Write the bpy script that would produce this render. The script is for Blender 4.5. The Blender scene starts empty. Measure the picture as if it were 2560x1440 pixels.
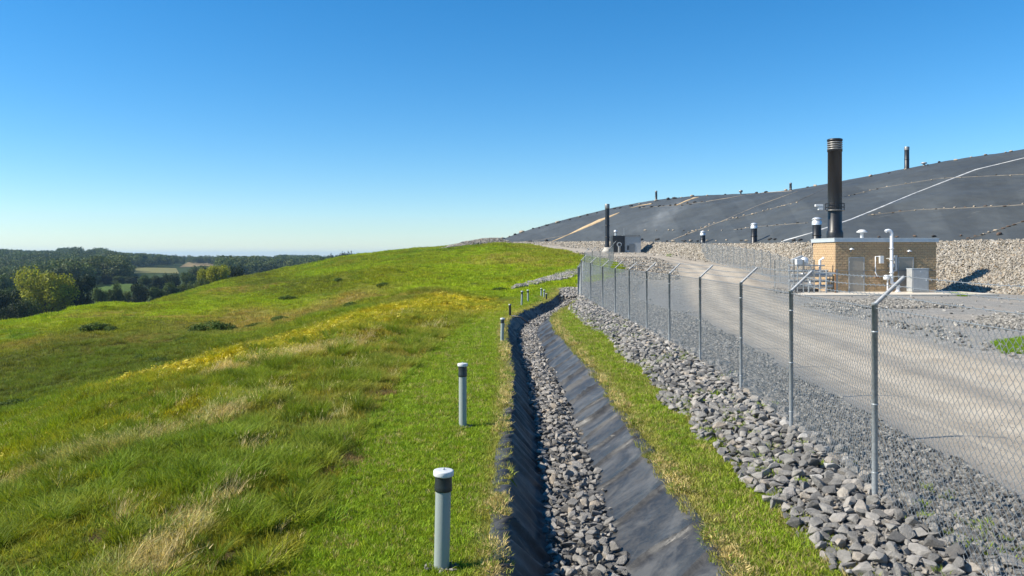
import bpy, bmesh, math, random
import numpy as np
from mathutils import Vector, Matrix
random.seed(7); RNG = np.random.default_rng(7)
sc = bpy.context.scene
COL = sc.collection
R = math.radians
# ------------------------------------------------------------------ camera, sky, sun, exposure
FP = 1991.1; CU, HV, CH = 1280.0, 640.0, 3.0           # focal length in px of the 2560 wide frame, horizon row, eye height
cam = bpy.data.cameras.new('camera'); cam.lens = 28.0; cam.sensor_width = 36; cam.shift_y = -80/2560
cam.clip_start = 0.1; cam.clip_end = 30000
co = bpy.data.objects.new('camera', cam); COL.objects.link(co)
co.location = (0, 0, CH); co.rotation_euler = (R(90), 0, 0); sc.camera = co
SUN_EL = R(39); SUN_AZ = math.atan2(-1.0, -0.14)       # azimuth measured from +Y towards +X
W = bpy.data.worlds.new("World"); sc.world = W; W.use_nodes = True
nt = W.node_tree; bg = nt.nodes['Background']; sky = nt.nodes.new('ShaderNodeTexSky'); sky.sky_type = 'NISHITA'
sky.sun_disc = False; sky.sun_elevation = SUN_EL; sky.sun_rotation = SUN_AZ
sky.altitude = 0; sky.air_density = 1.0; sky.dust_density = 0.0; sky.ozone_density = 5.0
hs = nt.nodes.new('ShaderNodeHueSaturation'); hs.inputs['Saturation'].default_value = 1.3; hs.inputs['Hue'].default_value = .493
nt.links.new(sky.outputs[0], hs.inputs['Color']); tn = nt.nodes.new('ShaderNodeMix'); tn.data_type = 'RGBA'; tn.blend_type = 'MULTIPLY'; tn.inputs[0].default_value = 1; tn.inputs[7].default_value = (.90, .97, 1.06, 1)
nt.links.new(hs.outputs[0], tn.inputs[6]); nt.links.new(tn.outputs[2], bg.inputs[0]); bg.inputs[1].default_value = 0.086
sl = bpy.data.lights.new('sun', 'SUN'); sl.energy = 4.9; sl.angle = R(0.53); sl.color = (1.0, 0.93, 0.80)
so = bpy.data.objects.new('sun', sl); COL.objects.link(so)
sdir = Vector((math.sin(SUN_AZ)*math.cos(SUN_EL), math.cos(SUN_AZ)*math.cos(SUN_EL), math.sin(SUN_EL)))
so.rotation_euler = sdir.to_track_quat('Z', 'Y').to_euler()
sc.view_settings.view_transform = 'Standard'; sc.view_settings.look = 'None'
sc.view_settings.gamma = 1; sc.view_settings.exposure = 0.82; sc.view_settings.use_curve_mapping = False
sc.cycles.max_bounces = 6; sc.cycles.diffuse_bounces = 3; sc.cycles.glossy_bounces = 2
sc.cycles.transmission_bounces = 3; sc.cycles.transparent_max_bounces = 6; sc.cycles.volume_bounces = 0
try: sc.cycles.use_denoising = True
except Exception: pass

# ------------------------------------------------------------------ numeric helpers
def hash2(ix, iy, s):
    n = (ix.astype(np.int64)*374761393 + iy.astype(np.int64)*668265263 + s*982451653) & 0x7fffffff
    n = ((n ^ (n >> 13))*1274126177) & 0x7fffffff
    n = (n ^ (n >> 16)) & 0x7fffffff
    return n/float(0x7fffffff)
def vnoise(x, y, s=0):
    x = np.asarray(x, float); y = np.asarray(y, float)
    ix = np.floor(x); iy = np.floor(y); fx = x-ix; fy = y-iy
    fx = fx*fx*(3-2*fx); fy = fy*fy*(3-2*fy)
    a = hash2(ix, iy, s); b = hash2(ix+1, iy, s); c = hash2(ix, iy+1, s); d = hash2(ix+1, iy+1, s)
    return (a*(1-fx)+b*fx)*(1-fy) + (c*(1-fx)+d*fx)*fy
def fbm(x, y, s=0, o=3):
    r = 0; a = 0.5; t = 0
    for k in range(o):
        r = r + a*vnoise(x*2**k + 17.3*k, y*2**k - 9.1*k, s+k); t += a; a *= 0.5
    return r/t
def sstep(a, b, x):
    t = np.clip((np.asarray(x, float)-a)/(b-a), 0, 1); return t*t*(3-2*t)
def poly_dist(x, y, pts):
    """distance to polyline (x,y) -> d, param index, signed side (left of travel positive)"""
    x = np.asarray(x, float); y = np.asarray(y, float)
    best = np.full(x.shape, 1e9); tt = np.zeros(x.shape); sd = np.zeros(x.shape)
    for i in range(len(pts)-1):
        ax, ay = pts[i][:2]; bx, by = pts[i+1][:2]; dx, dy = bx-ax, by-ay; L2 = dx*dx+dy*dy
        t = np.clip(((x-ax)*dx+(y-ay)*dy)/L2, 0, 1)
        d = np.hypot(x-ax-t*dx, y-ay-t*dy); m = d < best
        best = np.where(m, d, best); tt = np.where(m, i+t, tt)
        sd = np.where(m, np.sign((y-ay)*dx-(x-ax)*dy), sd)
    return best, tt, sd
def catmull(pts, n=8):
    P = [np.array(p, float) for p in pts]; P = [2*P[0]-P[1]]+P+[2*P[-1]-P[-2]]; out = []
    for i in range(1, len(P)-2):
        for k in range(n):
            t = k/n; a, b, c, d = P[i-1:i+3]
            out.append(0.5*((2*b)+(-a+c)*t+(2*a-5*b+4*c-d)*t*t+(-a+3*b-3*c+d)*t**3))
    out.append(P[-2]); return np.array(out)
def unproj(u, v, d): return ((u-CU)/FP*d, d, CH-(v-HV)/FP*d)

# ------------------------------------------------------------------ terrain heights: control points (bearing column, row, distance) or explicit height
cps = []
def cp(u, v, d): cps.append(unproj(u, v, d))
def cz(u, d, z): cps.append(((u-CU)/FP*d, d, z))
for u, lst in {
    0: [(1440, 8), (1240, 13.5), (1100, 22), (1020, 34), (950, 46), (862, 70), (818, 90)],
    280: [(1440, 7.6), (1200, 11.3), (1020, 20), (972, 26), (945, 38), (900, 47), (820, 68), (790, 92), (765, 116)],
    430: [(1440, 7.5), (1150, 12), (1000, 19.5), (938, 26), (905, 42), (870, 50), (820, 68), (788, 90), (760, 112)],
    560: [(1440, 7.5), (1100, 13.5), (960, 20.5), (905, 27), (885, 40), (850, 52), (830, 60), (780, 85), (757, 110), (726, 155), (704, 185)],
    800: [(1440, 7.5), (1000, 16.7), (880, 26), (845, 32), (822, 46), (780, 60), (740, 85), (700, 125), (668, 180), (655, 205)],
    950: [(900, 22.6), (820, 35), (760, 58), (710, 90), (670, 130), (642, 180), (631, 210)],
    1100: [(860, 27), (780, 43), (740, 58), (700, 85), (660, 125), (632, 170), (621, 200)],
    1200: [(760, 50), (720, 66), (690, 90), (650, 120), (622, 160), (614, 185)],
    1300: [(722, 63), (690, 80), (650, 110), (622, 145), (612, 165)],
    1400: [(728, 58), (700, 68), (670, 90), (640, 115), (629, 128)],
    1480: [(700, 66), (665, 88), (652, 100), (640, 125)],
    1600: [(735, 62), (700, 76), (690, 83), (644, 104), (642, 118), (632, 137)],
    1700: [(748, 54), (705, 74), (682, 88), (652, 108), (637, 125)],
    1840: [(730, 62), (690, 76), (665, 95)],
    2000: [(740, 58), (715, 70), (700, 76)],
    2300: [(760, 49), (733, 63)], 2560: [(940, 20), (850, 28), (740, 60)]}.items():
    for v, d in lst: cp(u, v, d)
for u, d, z in [(0,115,-10),(0,140,-13),(0,170,-15),(0,220,-19),(280,155,-8),(280,220,-16),(560,132,-4.6),(430,138,-5.6),(560,225,-7),(560,300,-16),(800,255,-3),(800,350,-15),
    (950,270,-1),(950,380,-14),(1100,250,2),(1100,350,-12),(1200,215,5.6),(1200,330,-8),(1300,190,5.6),(1300,215,5.8),(1300,330,-6),
    (1400,150,4.3),(1400,180,5.4),(1480,150,4.3),(1480,165,4.6),(1480,330,-6),(1600,160,3.6),(1600,300,-4),(1750,150,2.5),(1750,300,-4),
    (2000,110,.6),(2000,250,-4),(2560,90,0),(2560,250,-4),(3100,60,0),(3100,250,-4),(3100,20,0),(3100,8,0),
    (-400,8,-.5),(-400,20,-2.4),(-400,40,-4.3),(-400,70,-4.8),(-400,110,-9),(-400,200,-18),(-400,600,-15),(-400,1300,4),
    (280,350,-11),(0,350,-20),(0,600,-17),(0,1300,5),(200,1300,2.5),(400,700,-10),(400,1300,-3),(550,700,-13),(550,1300,-8),
    (700,700,-15),(700,1800,-10),(1000,700,-12),(1000,1800,-12),(1400,900,-15),(2000,900,-15),(2600,900,-15),(3100,900,-15),
    (0,3500,-4),(600,3500,-6),(1200,3500,-8),(2000,3500,-10),(-400,3500,0),(3100,3500,-10),
    (0,7000,-6),(1200,7000,-8),(3100,7000,-10),(-400,7000,0)]: cz(u, d, z)
for y in (2.5, 5, 8, 12, 20, 30, 42):
    for x in (-1.6, 0.9, 3.2, 5, 8, 13, 22):
        if abs(x)/y < 0.9 or y < 6: cps.append((x, y, 0.0))
for x, y, z in [(-4,2.5,0),(4,2.5,0),(12,3,0),(-8,3,-.4)]: cps.append((x, y, z))
cps = np.array(cps)
def warp(x, y):
    d = np.maximum(np.hypot(x, y), 2.0); th = np.clip(np.arctan2(x, y), -0.9, 0.9)
    return np.stack([th*4.5, np.log(d)*1.6], -1)
def kern(r2): return 0.5*r2*np.log(r2+1e-9)
_c = warp(cps[:, 0], cps[:, 1]); _n = len(_c)
_K = kern(((_c[:, None]-_c[None])**2).sum(-1)) + np.eye(_n)*2e-3
_P = np.concatenate([np.ones((_n, 1)), _c], 1)
_A = np.block([[_K, _P], [_P.T, np.zeros((3, 3))]])
_w = np.linalg.solve(_A, np.concatenate([cps[:, 2], np.zeros(3)]))
def rbf(x, y):
    x = np.asarray(x, float); y = np.asarray(y, float); sh = x.shape
    q = warp(x.ravel(), y.ravel()); out = np.empty(len(q))
    for i in range(0, len(q), 40000):
        s = q[i:i+40000]; k = kern(((s[:, None]-_c[None])**2).sum(-1))
        out[i:i+40000] = k@_w[:_n] + _w[_n] + s@_w[_n+1:]
    return out.reshape(sh)
# ditch centre line, fence line, road line in plan
DITCH = catmull([(.88,1.5),(.9,4),(.9,8),(.92,14),(.95,20),(.8,27),(.68,32),(.8,37),(1.25,41.5),(2.1,46),(3.1,50.5),(3.9,55),(4.4,59)], 10)
FENCE = [(3.95,1.4),(4.05,5.35),(4.25,9.33),(4.55,12.98),(4.86,16.9),(5.03,21.3),(5.06,25.6),(5.09,30.1),(5.02,34.1),(4.95,38.2),(4.8,42.2),
         (4.55,46.2),(4.35,50.1),(4.5,54.2),(4.95,58.4),(5.75,63),(6.9,68.5),(8.3,75),(10.1,83),(12.1,95)]
ROAD = catmull([(8.2,-6),(8.9,3),(9.6,10),(10.3,17),(11.0,25),(12.0,34),(13.6,46),(15.9,58),(18.6,71),(21.2,84),(22.8,96),(22.6,108),(19.8,119),
                (15.2,129),(11.6,145),(7,168),(1,190),(-8,208)], 8)
RW = [3.1]*60
def road_half(t): return 3.25 - 1.0*sstep(60, 110, t)
def ditch_q(x, y):
    d, t, s = poly_dist(x, y, DITCH); return d*-s, t         # signed offset, + to the right
TALL = [(-2.0,1.0),(-2.05,5),(-2.15,7.5),(-2.45,12),(-2.75,17),(-2.6,26),(-2.1,36),(-1.5,44),(.5,53),(3,60)]
def xb(y): return np.interp(y, [p[1] for p in TALL], [p[0] for p in TALL])
def rockleft(y): return np.interp(y, [1,7.5,10,18.6,25,37,44,50,55,60],[3.0,3.0,3.15,3.19,3.3,3.1,3.3,3.75,4.2,5.0])
def fencex(y): return np.interp(y, [p[1] for p in FENCE], [p[0] for p in FENCE])
def H(x, y, carve=True):
    x = np.asarray(x, float); y = np.asarray(y, float)
    z = rbf(x, y)
    d = np.hypot(x, y)
    left = sstep(0.2, 2.5, xb(y)-x)*(y > 0)
    z = z + left*((fbm(x*.55, y*.55, 3)-.5)*.34*np.clip(d/10, .5, 1.6) + (fbm(x*.12, y*.12, 5)-.5)*1.3*sstep(15, 60, d) + (fbm(x*.055+.02*y, y*.04, 6)-.5)*2.8*sstep(45, 110, d)*(1-sstep(160, 200, d)))*(1-sstep(400, 800, d))
    # low bank of rip rap that the fence stands on
    z = z + .16*sstep(-.1, .9, x-rockleft(y))*(1-sstep(.2, 1.6, x-fencex(y)))*(y < 60) + .22*sstep(40, 52, y)*(1-sstep(60, 75, y))*sstep(-.2,.6,x-rockleft(y))*(1-sstep(.5,3,x-fencex(y)))
    # heaps of grey stone right of the road
    for hx, hy, rr, hh in ((19.7, 46.5, 3, .28), (23, 46, 3.4, .36), (20, 62, 2.4, .3), (17.6, 66, 2, .3), (26, 36, 4.5, .5), (22, 33, 3, .3), (31, 38, 5.5, .7)):
        z = z + hh*np.exp(-((x-hx)**2+((y-hy)*1.3)**2)/(rr*rr*.5))*(.7+.6*vnoise(x*.8, y*.8, 9))
    hd, ht, _ = poly_dist(x, y, ((-16.4, 188), (-11.5, 191), (-7, 194), (-3.5, 197)))
    z = z + np.interp(ht, [0, 1, 2, 3], [.1, 1.3, 1.9, 1.5])*.8*np.exp(-(hd/2.6)**2)
    rd, rt, _ = poly_dist(x, y, ROAD[:130:2])
    rm = 1-sstep(2.2, 4.6, rd)
    z = z + rm*(-.05) + rm*.03*np.cos(rd*2.6)
    if carve:
        q, t = ditch_q(x, y)
        z = z - .8*np.where(q < 0, 1-sstep(.45, 1.0, -q), 1-sstep(.45, 1.2, q))*(y < 59.5)
    return z
def T(u, v, dmin=4, dmax=2500, fn=None):
    d = np.exp(np.linspace(math.log(dmin), math.log(dmax), 2600)); x = (u-CU)/FP*d; zr = CH-(v-HV)/FP*d
    zt = (fn or H)(x, d, False) if fn is None else fn(x, d)
    k = np.nonzero(zr < zt)[0]; i = k[0] if len(k) else len(d)-1
    return (float(x[i]), float(d[i]), float(zt[i]))
def HZ(x, y): return float(H(np.array([x]), np.array([y]))[0])

# ------------------------------------------------------------------ object helpers
def tag(o, label=None, cat=None, group=None, kind=None):
    if label: o['label'] = label
    if cat: o['category'] = cat
    if group: o['group'] = group
    if kind: o['kind'] = kind
    return o
def empty(name, loc, rz=0):
    o = bpy.data.objects.new(name, None); COL.objects.link(o); o.location = loc; o.rotation_euler = (0, 0, rz)
    o.empty_display_size = .2; return o
def link(name, me, parent=None, loc=None, rot=None, scale=None, mat=None):
    if mat is not None and not me.materials: me.materials.append(mat)
    o = bpy.data.objects.new(name, me); COL.objects.link(o)
    if parent: o.parent = parent
    if loc is not None: o.location = loc
    if rot is not None: o.rotation_euler = rot
    if scale is not None: o.scale = scale if hasattr(scale, '__len__') else (scale,)*3
    return o
def copy_tree(o, parent=None):
    c = o.copy(); COL.objects.link(c)
    if parent: c.parent = parent
    for ch in list(o.children): copy_tree(ch, c)
    return c
def npmesh(name, V, F, mat=None, smooth=True, attrs=None):
    V = np.ascontiguousarray(V, np.float32); F = np.ascontiguousarray(F, np.int32); k = F.shape[1]
    me = bpy.data.meshes.new(name); me.vertices.add(len(V)); me.vertices.foreach_set('co', V.ravel())
    me.loops.add(F.size); me.loops.foreach_set('vertex_index', F.ravel())
    me.polygons.add(len(F)); me.polygons.foreach_set('loop_start', np.arange(0, F.size, k, dtype=np.int32))
    me.polygons.foreach_set('loop_total', np.full(len(F), k, np.int32))
    me.polygons.foreach_set('use_smooth', np.full(len(F), smooth)); me.update(calc_edges=True)
    if attrs:
        for nme, arr in attrs.items():
            a = me.attributes.new(nme, 'FLOAT_COLOR', 'POINT'); c = np.ones((len(V), 4), np.float32); c[:, :3] = arr
            a.data.foreach_set('color', c.ravel())
    if mat: me.materials.append(mat)
    return me
class MB:
    def __init__(s): s.v = []; s.f = []; s.sm = []
    def add(s, vs, fs, smooth=False):
        b = len(s.v); s.v += [tuple(v) for v in vs]; s.f += [tuple(i+b for i in f) for f in fs]; s.sm += [smooth]*len(fs); return s
    def box(s, x0, x1, y0, y1, z0, z1, M=None):
        vs = [Vector(p) for p in ((x0,y0,z0),(x1,y0,z0),(x1,y1,z0),(x0,y1,z0),(x0,y0,z1),(x1,y0,z1),(x1,y1,z1),(x0,y1,z1))]
        if M: vs = [M@v for v in vs]
        return s.add(vs, [(0,3,2,1),(4,5,6,7),(0,1,5,4),(1,2,6,5),(2,3,7,6),(3,0,4,7)])
    def lathe(s, prof, seg=20, c=(0,0,0), smooth=True, capb=True, capt=True):
        vs = []; fs = []
        for r, z in prof:
            for k in range(seg):
                a = 2*math.pi*k/seg; vs.append((c[0]+r*math.cos(a), c[1]+r*math.sin(a), c[2]+z))
        for j in range(len(prof)-1):
            for k in range(seg):
                k2 = (k+1) % seg; fs.append((j*seg+k, j*seg+k2, (j+1)*seg+k2, (j+1)*seg+k))
        s.add(vs, fs, smooth); n = len(prof)
        if capb: s.add(vs[:seg], [tuple(range(seg))[::-1]])
        if capt: s.add(vs[(n-1)*seg:], [tuple(range(seg))])
        return s
    def tube(s, pts, r, seg=8, caps=True):
        pts = [Vector(p) for p in pts]; vs = []; fs = []; n = len(pts); up = Vector((.13, .31, .94)).normalized()
        for i, p in enumerate(pts):
            t = (pts[min(i+1, n-1)]-pts[max(i-1, 0)]).normalized()
            a = t.cross(up)
            if a.length < .1: a = t.cross(Vector((1, 0, 0)))
            a.normalize(); b = t.cross(a); rr = r[i] if hasattr(r, '__len__') else r
            for k in range(seg):
                g = 2*math.pi*k/seg; vs.append(p+a*math.cos(g)*rr+b*math.sin(g)*rr)
        for i in range(n-1):
            for k in range(seg):
                k2 = (k+1) % seg; fs.append((i*seg+k, (i+1)*seg+k, (i+1)*seg+k2, i*seg+k2))
        s.add(vs, fs, True)
        if caps: s.add(vs[:seg], [tuple(range(seg))]); s.add(vs[-seg:], [tuple(range(seg))[::-1]])
        return s
    def mesh(s, name, mat, bevel=0):
        me = bpy.data.meshes.new(name); me.from_pydata(s.v, [], s.f); me.polygons.foreach_set('use_smooth', s.sm); me.update()
        if bevel:
            bm = bmesh.new(); bm.from_mesh(me); bmesh.ops.remove_doubles(bm, verts=bm.verts, dist=1e-5)
            bmesh.ops.bevel(bm, geom=[e for e in bm.edges if e.calc_face_angle(0) > .6], offset=bevel, segments=2, affect='EDGES', profile=.6)
            bm.to_mesh(me); bm.free()
        me.materials.append(mat); return me
    def build(s, name, mat, parent=None, loc=None, rot=None, bevel=0): return link(name, s.mesh(name, mat, bevel), parent, loc, rot)

# ------------------------------------------------------------------ materials
class NT:
    def __init__(s, name):
        s.m = bpy.data.materials.new(name); s.m.use_nodes = True; s.t = s.m.node_tree; s.N = s.t.nodes; s.L = s.t.links
        s.b = s.N['Principled BSDF']; s.out = s.N['Material Output']
    def n(s, typ, **kw):
        o = s.N.new('ShaderNode'+typ)
        for k, v in kw.items():
            if k in o.inputs: o.inputs[k].default_value = v
            else: setattr(o, k, v)
        return o
    def l(s, a, b): s.L.new(a, b)
    def noise(s, scale, detail=4, rough=.6, vec=None, dist=0):
        o = s.n('TexNoise'); o.inputs['Scale'].default_value = scale; o.inputs['Detail'].default_value = detail
        o.inputs['Roughness'].default_value = rough; o.inputs['Distortion'].default_value = dist
        if vec: s.l(vec, o.inputs['Vector'])
        return o
    def ramp(s, fac, stops):
        o = s.n('ValToRGB'); e = o.color_ramp.elements
        while len(e) < len(stops): e.new(0.5)
        for k, (p, c) in enumerate(stops):
            e[k].position = p; e[k].color = (*c, 1) if hasattr(c, '__len__') else (c, c, c, 1)
        s.l(fac, o.inputs[0]); return o.outputs[0]
    def mix(s, fac, a, b, mode='MIX'):
        o = s.n('Mix', data_type='RGBA', blend_type=mode)
        for sock, val in ((o.inputs[0], fac), (o.inputs[6], a), (o.inputs[7], b)):
            if isinstance(val, bpy.types.NodeSocket): s.l(val, sock)
            elif hasattr(val, '__len__'): sock.default_value = (*val, 1) if len(val) == 3 else val
            else: sock.default_value = val
        return o.outputs[2]
    def coord(s, which='Object', scale=None, rot=None):
        o = s.n('TexCoord').outputs[which]
        if scale or rot:
            m = s.n('Mapping'); s.l(o, m.inputs[0])
            if scale: m.inputs['Scale'].default_value = scale
            if rot: m.inputs['Rotation'].default_value = rot
            o = m.outputs[0]
        return o
    def bump(s, h, strength=.5, dist=.02, nrm=None):
        o = s.n('Bump'); o.inputs['Strength'].default_value = strength; o.inputs['Distance'].default_value = dist
        s.l(h, o.inputs['Height'])
        if nrm: s.l(nrm, o.inputs['Normal'])
        return o.outputs[0]
def simple(name, col, rough=.6, metal=0, var=.15, nscale=6, bump=.0, bscale=40, spec=.5, streak=False):
    m = NT(name); v = m.coord('Object', (1, 1, .15) if streak else None)
    n = m.noise(nscale, 5, .65, v)
    lo = tuple(c*(1-var) for c in col); hi = tuple(min(1, c*(1+var)) for c in col)
    m.l(m.ramp(n.outputs[0], [(.3, lo), (.7, hi)]), m.b.inputs['Base Color'])
    m.b.inputs['Roughness'].default_value = rough; m.b.inputs['Metallic'].default_value = metal
    m.b.inputs['Specular IOR Level'].default_value = spec
    if bump:
        b = m.noise(bscale, 5, .6, m.coord('Object')); m.l(m.bump(b.outputs[0], bump, .01), m.b.inputs['Normal'])
    return m.m
def stone_mat(name, stops, bscale=14):
    m = NT(name); oi = m.n('ObjectInfo'); base = m.ramp(oi.outputs['Random'], stops)
    v = m.coord('Object'); n = m.noise(2.2, 6, .7, v); n2 = m.noise(bscale, 6, .7, v)
    c = m.mix(.55, base, m.ramp(n.outputs[0], [(.3, .35), (.72, 1.25)]), 'MULTIPLY')
    c = m.mix(m.ramp(n2.outputs[0], [(.5, 0.0), (.75, .35)]), c, (.42, .39, .34))
    m.l(c, m.b.inputs['Base Color']); m.b.inputs['Roughness'].default_value = .93; m.b.inputs['Specular IOR Level'].default_value = .25
    m.l(m.bump(n2.outputs[0], .7, .06), m.b.inputs['Normal']); return m.m
M = {}
M['stone'] = stone_mat('grey_stone', [(0, (.13,.125,.12)), (.3, (.245,.235,.22)), (.6, (.33,.313,.288)), (.85, (.42,.39,.355)), (.95, (.40,.34,.27)), (1, (.52,.50,.47))])
M['gravel'] = stone_mat('grey_gravel', [(0, (.14,.132,.12)), (.5, (.29,.272,.24)), (.85, (.40,.375,.335)), (1, (.53,.50,.45))])
M['tan'] = stone_mat('tan_stone', [(0, (.17,.15,.12)), (.35, (.33,.29,.235)), (.7, (.42,.38,.315)), (.9, (.52,.48,.42)), (1, (.36,.26,.17))])
def veg_mat(name, attr=True, col=(.07,.12,.02), var=.35, transl=.35, rough=.6, scale=(1,1,1)):
    m = NT(name); oi = m.n('ObjectInfo')
    if attr:
        a = m.n('Attribute', attribute_type='INSTANCER', attribute_name='col'); c = a.outputs['Color']
    else:
        a = m.noise(.35, 3, .6, m.coord('Object')); c = m.ramp(a.outputs[0], [(.35, tuple(k*(1-var) for k in col)), (.68, tuple(k*(1+var) for k in col))])
    g = m.n('NewGeometry'); rpi = m.ramp(g.outputs['Random Per Island'], [(0, .62), (1, 1.38)])
    c = m.mix(1, c, rpi, 'MULTIPLY')
    m.b.inputs['Roughness'].default_value = rough; m.b.inputs['Specular IOR Level'].default_value = .12
    m.l(c, m.b.inputs['Base Color'])
    tr = m.n('BsdfTranslucent'); m.l(m.mix(1, c, (1.15, 1.1, .55), 'MULTIPLY'), tr.inputs[0])
    mx = m.n('MixShader'); mx.inputs[0].default_value = transl; m.l(m.b.outputs[0], mx.inputs[1]); m.l(tr.outputs[0], mx.inputs[2])
    m.l(mx.outputs[0], m.out.inputs[0]); return m.m
M['grass'] = veg_mat('grass_blade')
M['forest'] = veg_mat('forest_leaf', True, transl=.15)
M['lime'] = veg_mat('lime_leaf', False, (.27,.28,.025), .3, .3)
M['dark_leaf'] = veg_mat('dark_leaf', False, (.026,.040,.011), .35, .15)
M['mid_leaf'] = veg_mat('mid_leaf', False, (.065,.095,.022), .35, .2)
M['olive_leaf'] = veg_mat('olive_leaf', False, (.085,.11,.022), .35, .25)
M['weed'] = veg_mat('weed_leaf', False, (.09,.14,.025), .35, .25)
M['bark'] = simple('bark', (.09,.07,.05), .9, 0, .3, 8, .6, 12)
# grass ground: per-vertex colour of what grows there, plus painted hollow shading
m = NT('meadow_ground'); a = m.n('Attribute', attribute_name='gcol')
v = m.coord('Object'); n1 = m.noise(9, 8, .75, v); n2 = m.noise(.9, 6, .7, m.coord('Object', (1, .5, 1))); n3 = m.noise(60, 4, .8, v)
c = m.mix(1, a.outputs[0], m.ramp(n1.outputs[0], [(.3, .55), (.7, 1.35)]), 'MULTIPLY')
c = m.mix(1, c, m.ramp(n2.outputs[0], [(.35, .68), (.65, 1.1)]), 'MULTIPLY')
m.l(c, m.b.inputs['Base Color']); m.b.inputs['Roughness'].default_value = .95; m.b.inputs['Specular IOR Level'].default_value = .05
hgt = m.mix(.5, n1.outputs[0], n2.outputs[0]); m.l(m.bump(hgt, .9, .18), m.b.inputs['Normal']); M['meadow'] = m.m
m = NT('gravel_ground'); a = m.n('Attribute', attribute_name='gcol'); v = m.coord('Object')
vo = m.n('TexVoronoi'); vo.inputs['Scale'].default_value = 16; m.l(v, vo.inputs['Vector'])
vo2 = m.n('TexVoronoi'); vo2.inputs['Scale'].default_value = 55; m.l(v, vo2.inputs['Vector'])
n1 = m.noise(1.2, 7, .7, v); n2 = m.noise(30, 6, .8, v)
c = m.mix(1, a.outputs[0], m.ramp(n2.outputs[0], [(.3, .6), (.7, 1.35)]), 'MULTIPLY')
c = m.mix(1, c, m.ramp(n1.outputs[0], [(.3, .82), (.7, 1.15)]), 'MULTIPLY')
sep = m.n('SeparateColor'); m.l(vo.outputs['Color'], sep.inputs[0])
c = m.mix(.5, c, m.mix(1, c, m.ramp(sep.outputs[0], [(0, .45), (1, 1.5)]), 'MULTIPLY'))
m.l(c, m.b.inputs['Base Color']); m.b.inputs['Roughness'].default_value = .95; m.b.inputs['Specular IOR Level'].default_value = .1
h = m.mix(.5, vo.outputs['Distance'], vo2.outputs['Distance']); inv = m.ramp(h, [(0, 1.0), (.6, 0.0)])
m.l(m.bump(inv, .6, .03), m.b.inputs['Normal']); M['gravel_ground'] = m.m
m = NT('road_dust'); a = m.n('Attribute', attribute_name='gcol'); v = m.coord('Object')
n1 = m.noise(.8, 7, .7, v); n2 = m.noise(26, 6, .8, v); n3 = m.noise(110, 3, .8, v)
c = m.mix(1, a.outputs[0], m.ramp(n2.outputs[0], [(.3, .8), (.7, 1.15)]), 'MULTIPLY')
c = m.mix(1, c, m.ramp(n1.outputs[0], [(.3, .74), (.7, 1.14)]), 'MULTIPLY')
c = m.mix(1, c, m.ramp(n3.outputs[0], [(.35, .7), (.6, 1.1)]), 'MULTIPLY')
m.l(c, m.b.inputs['Base Color']); m.b.inputs['Roughness'].default_value = .95; m.b.inputs['Specular IOR Level'].default_value = .1
m.l(m.bump(n2.outputs[0], .5, .03), m.b.inputs['Normal']); M['road'] = m.m
# black liner, dusty and creased
m = NT('black_liner'); v = m.coord('Object'); n1 = m.noise(1.3, 6, .65, v, .6); n2 = m.noise(6, 8, .75, v, .8); n3 = m.noise(45, 4, .7, v)
dust = m.ramp(n2.outputs[0], [(.42, 0.0), (.7, .6)]); d2 = m.ramp(n1.outputs[0], [(.47, 0.0), (.62, .5)])
c = m.mix(dust, (.026,.027,.029), (.085,.084,.082)); c = m.mix(d2, c, (.13,.128,.122)); m.b.inputs['Specular IOR Level'].default_value = .28
wv = m.noise(9, 3, .5, m.coord('Object', (.25, 2.2, .25)), .4); c = m.mix(m.ramp(wv.outputs[0], [(.70, 0.0), (.72, .5)]), c, (.24,.225,.20))
sc2 = m.noise(26, 5, .7, m.coord('Object', (.3, 1.6, .3), (0, 0, R(25))), .6); c = m.mix(m.ramp(sc2.outputs[0], [(.62, 0.0), (.68, .22)]), c, (.17,.165,.16))
m.l(c, m.b.inputs['Base Color']); m.l(m.ramp(n2.outputs[0], [(.3, .36), (.7, .62)]), m.b.inputs['Roughness'])
cr = m.mix(.4, n1.outputs[0], n2.outputs[0]); m.l(m.bump(cr, .35, .03, m.bump(n3.outputs[0], .15, .01)), m.b.inputs['Normal']); M['liner'] = m.m
m = NT('landfill_cover'); v = m.coord('Object'); n1 = m.noise(.06, 6, .65, v, .5); n2 = m.noise(.9, 6, .7, m.coord('Object', (1, .35, 1), (0, 0, R(-28))))
a = m.n('Attribute', attribute_name='gcol')
c = m.mix(1, a.outputs[0], m.ramp(n1.outputs[0], [(.3, .8), (.7, 1.25)]), 'MULTIPLY')
wv = m.n('TexWave', wave_type='BANDS', bands_direction='X'); wv.inputs['Scale'].default_value = .16; wv.inputs['Distortion'].default_value = 2.2
wv.inputs['Detail'].default_value = 4; wv.inputs['Detail Scale'].default_value = 1.5; m.l(m.coord('Object', (1, 1, 1), (0, 0, R(30))), wv.inputs['Vector'])
sp = m.noise(.45, 4, .5, m.coord('Object', (.35, 2.6, 1), (0, 0, R(-40))))
c = m.mix(m.ramp(sp.outputs[0], [(.70, 0.0), (.76, .35)]), c, (.25,.24,.22))
c = m.mix(1, c, m.ramp(n2.outputs[0], [(.3, .85), (.7, 1.15)]), 'MULTIPLY')
m.l(c, m.b.inputs['Base Color']); m.b.inputs['Roughness'].default_value = .6; m.b.inputs['Specular IOR Level'].default_value = .22
hh = m.mix(.18, n2.outputs[0], wv.outputs[0]); m.l(m.bump(hh, .45, .12), m.b.inputs['Normal']); M['cover'] = m.m
M['galv'] = simple('galvanised_steel', (.36,.385,.40), .5, .35, .25, 25, .15, 60)
M['wire'] = simple('galvanised_wire', (.32,.345,.36), .5, .45, .12, 3)
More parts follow.
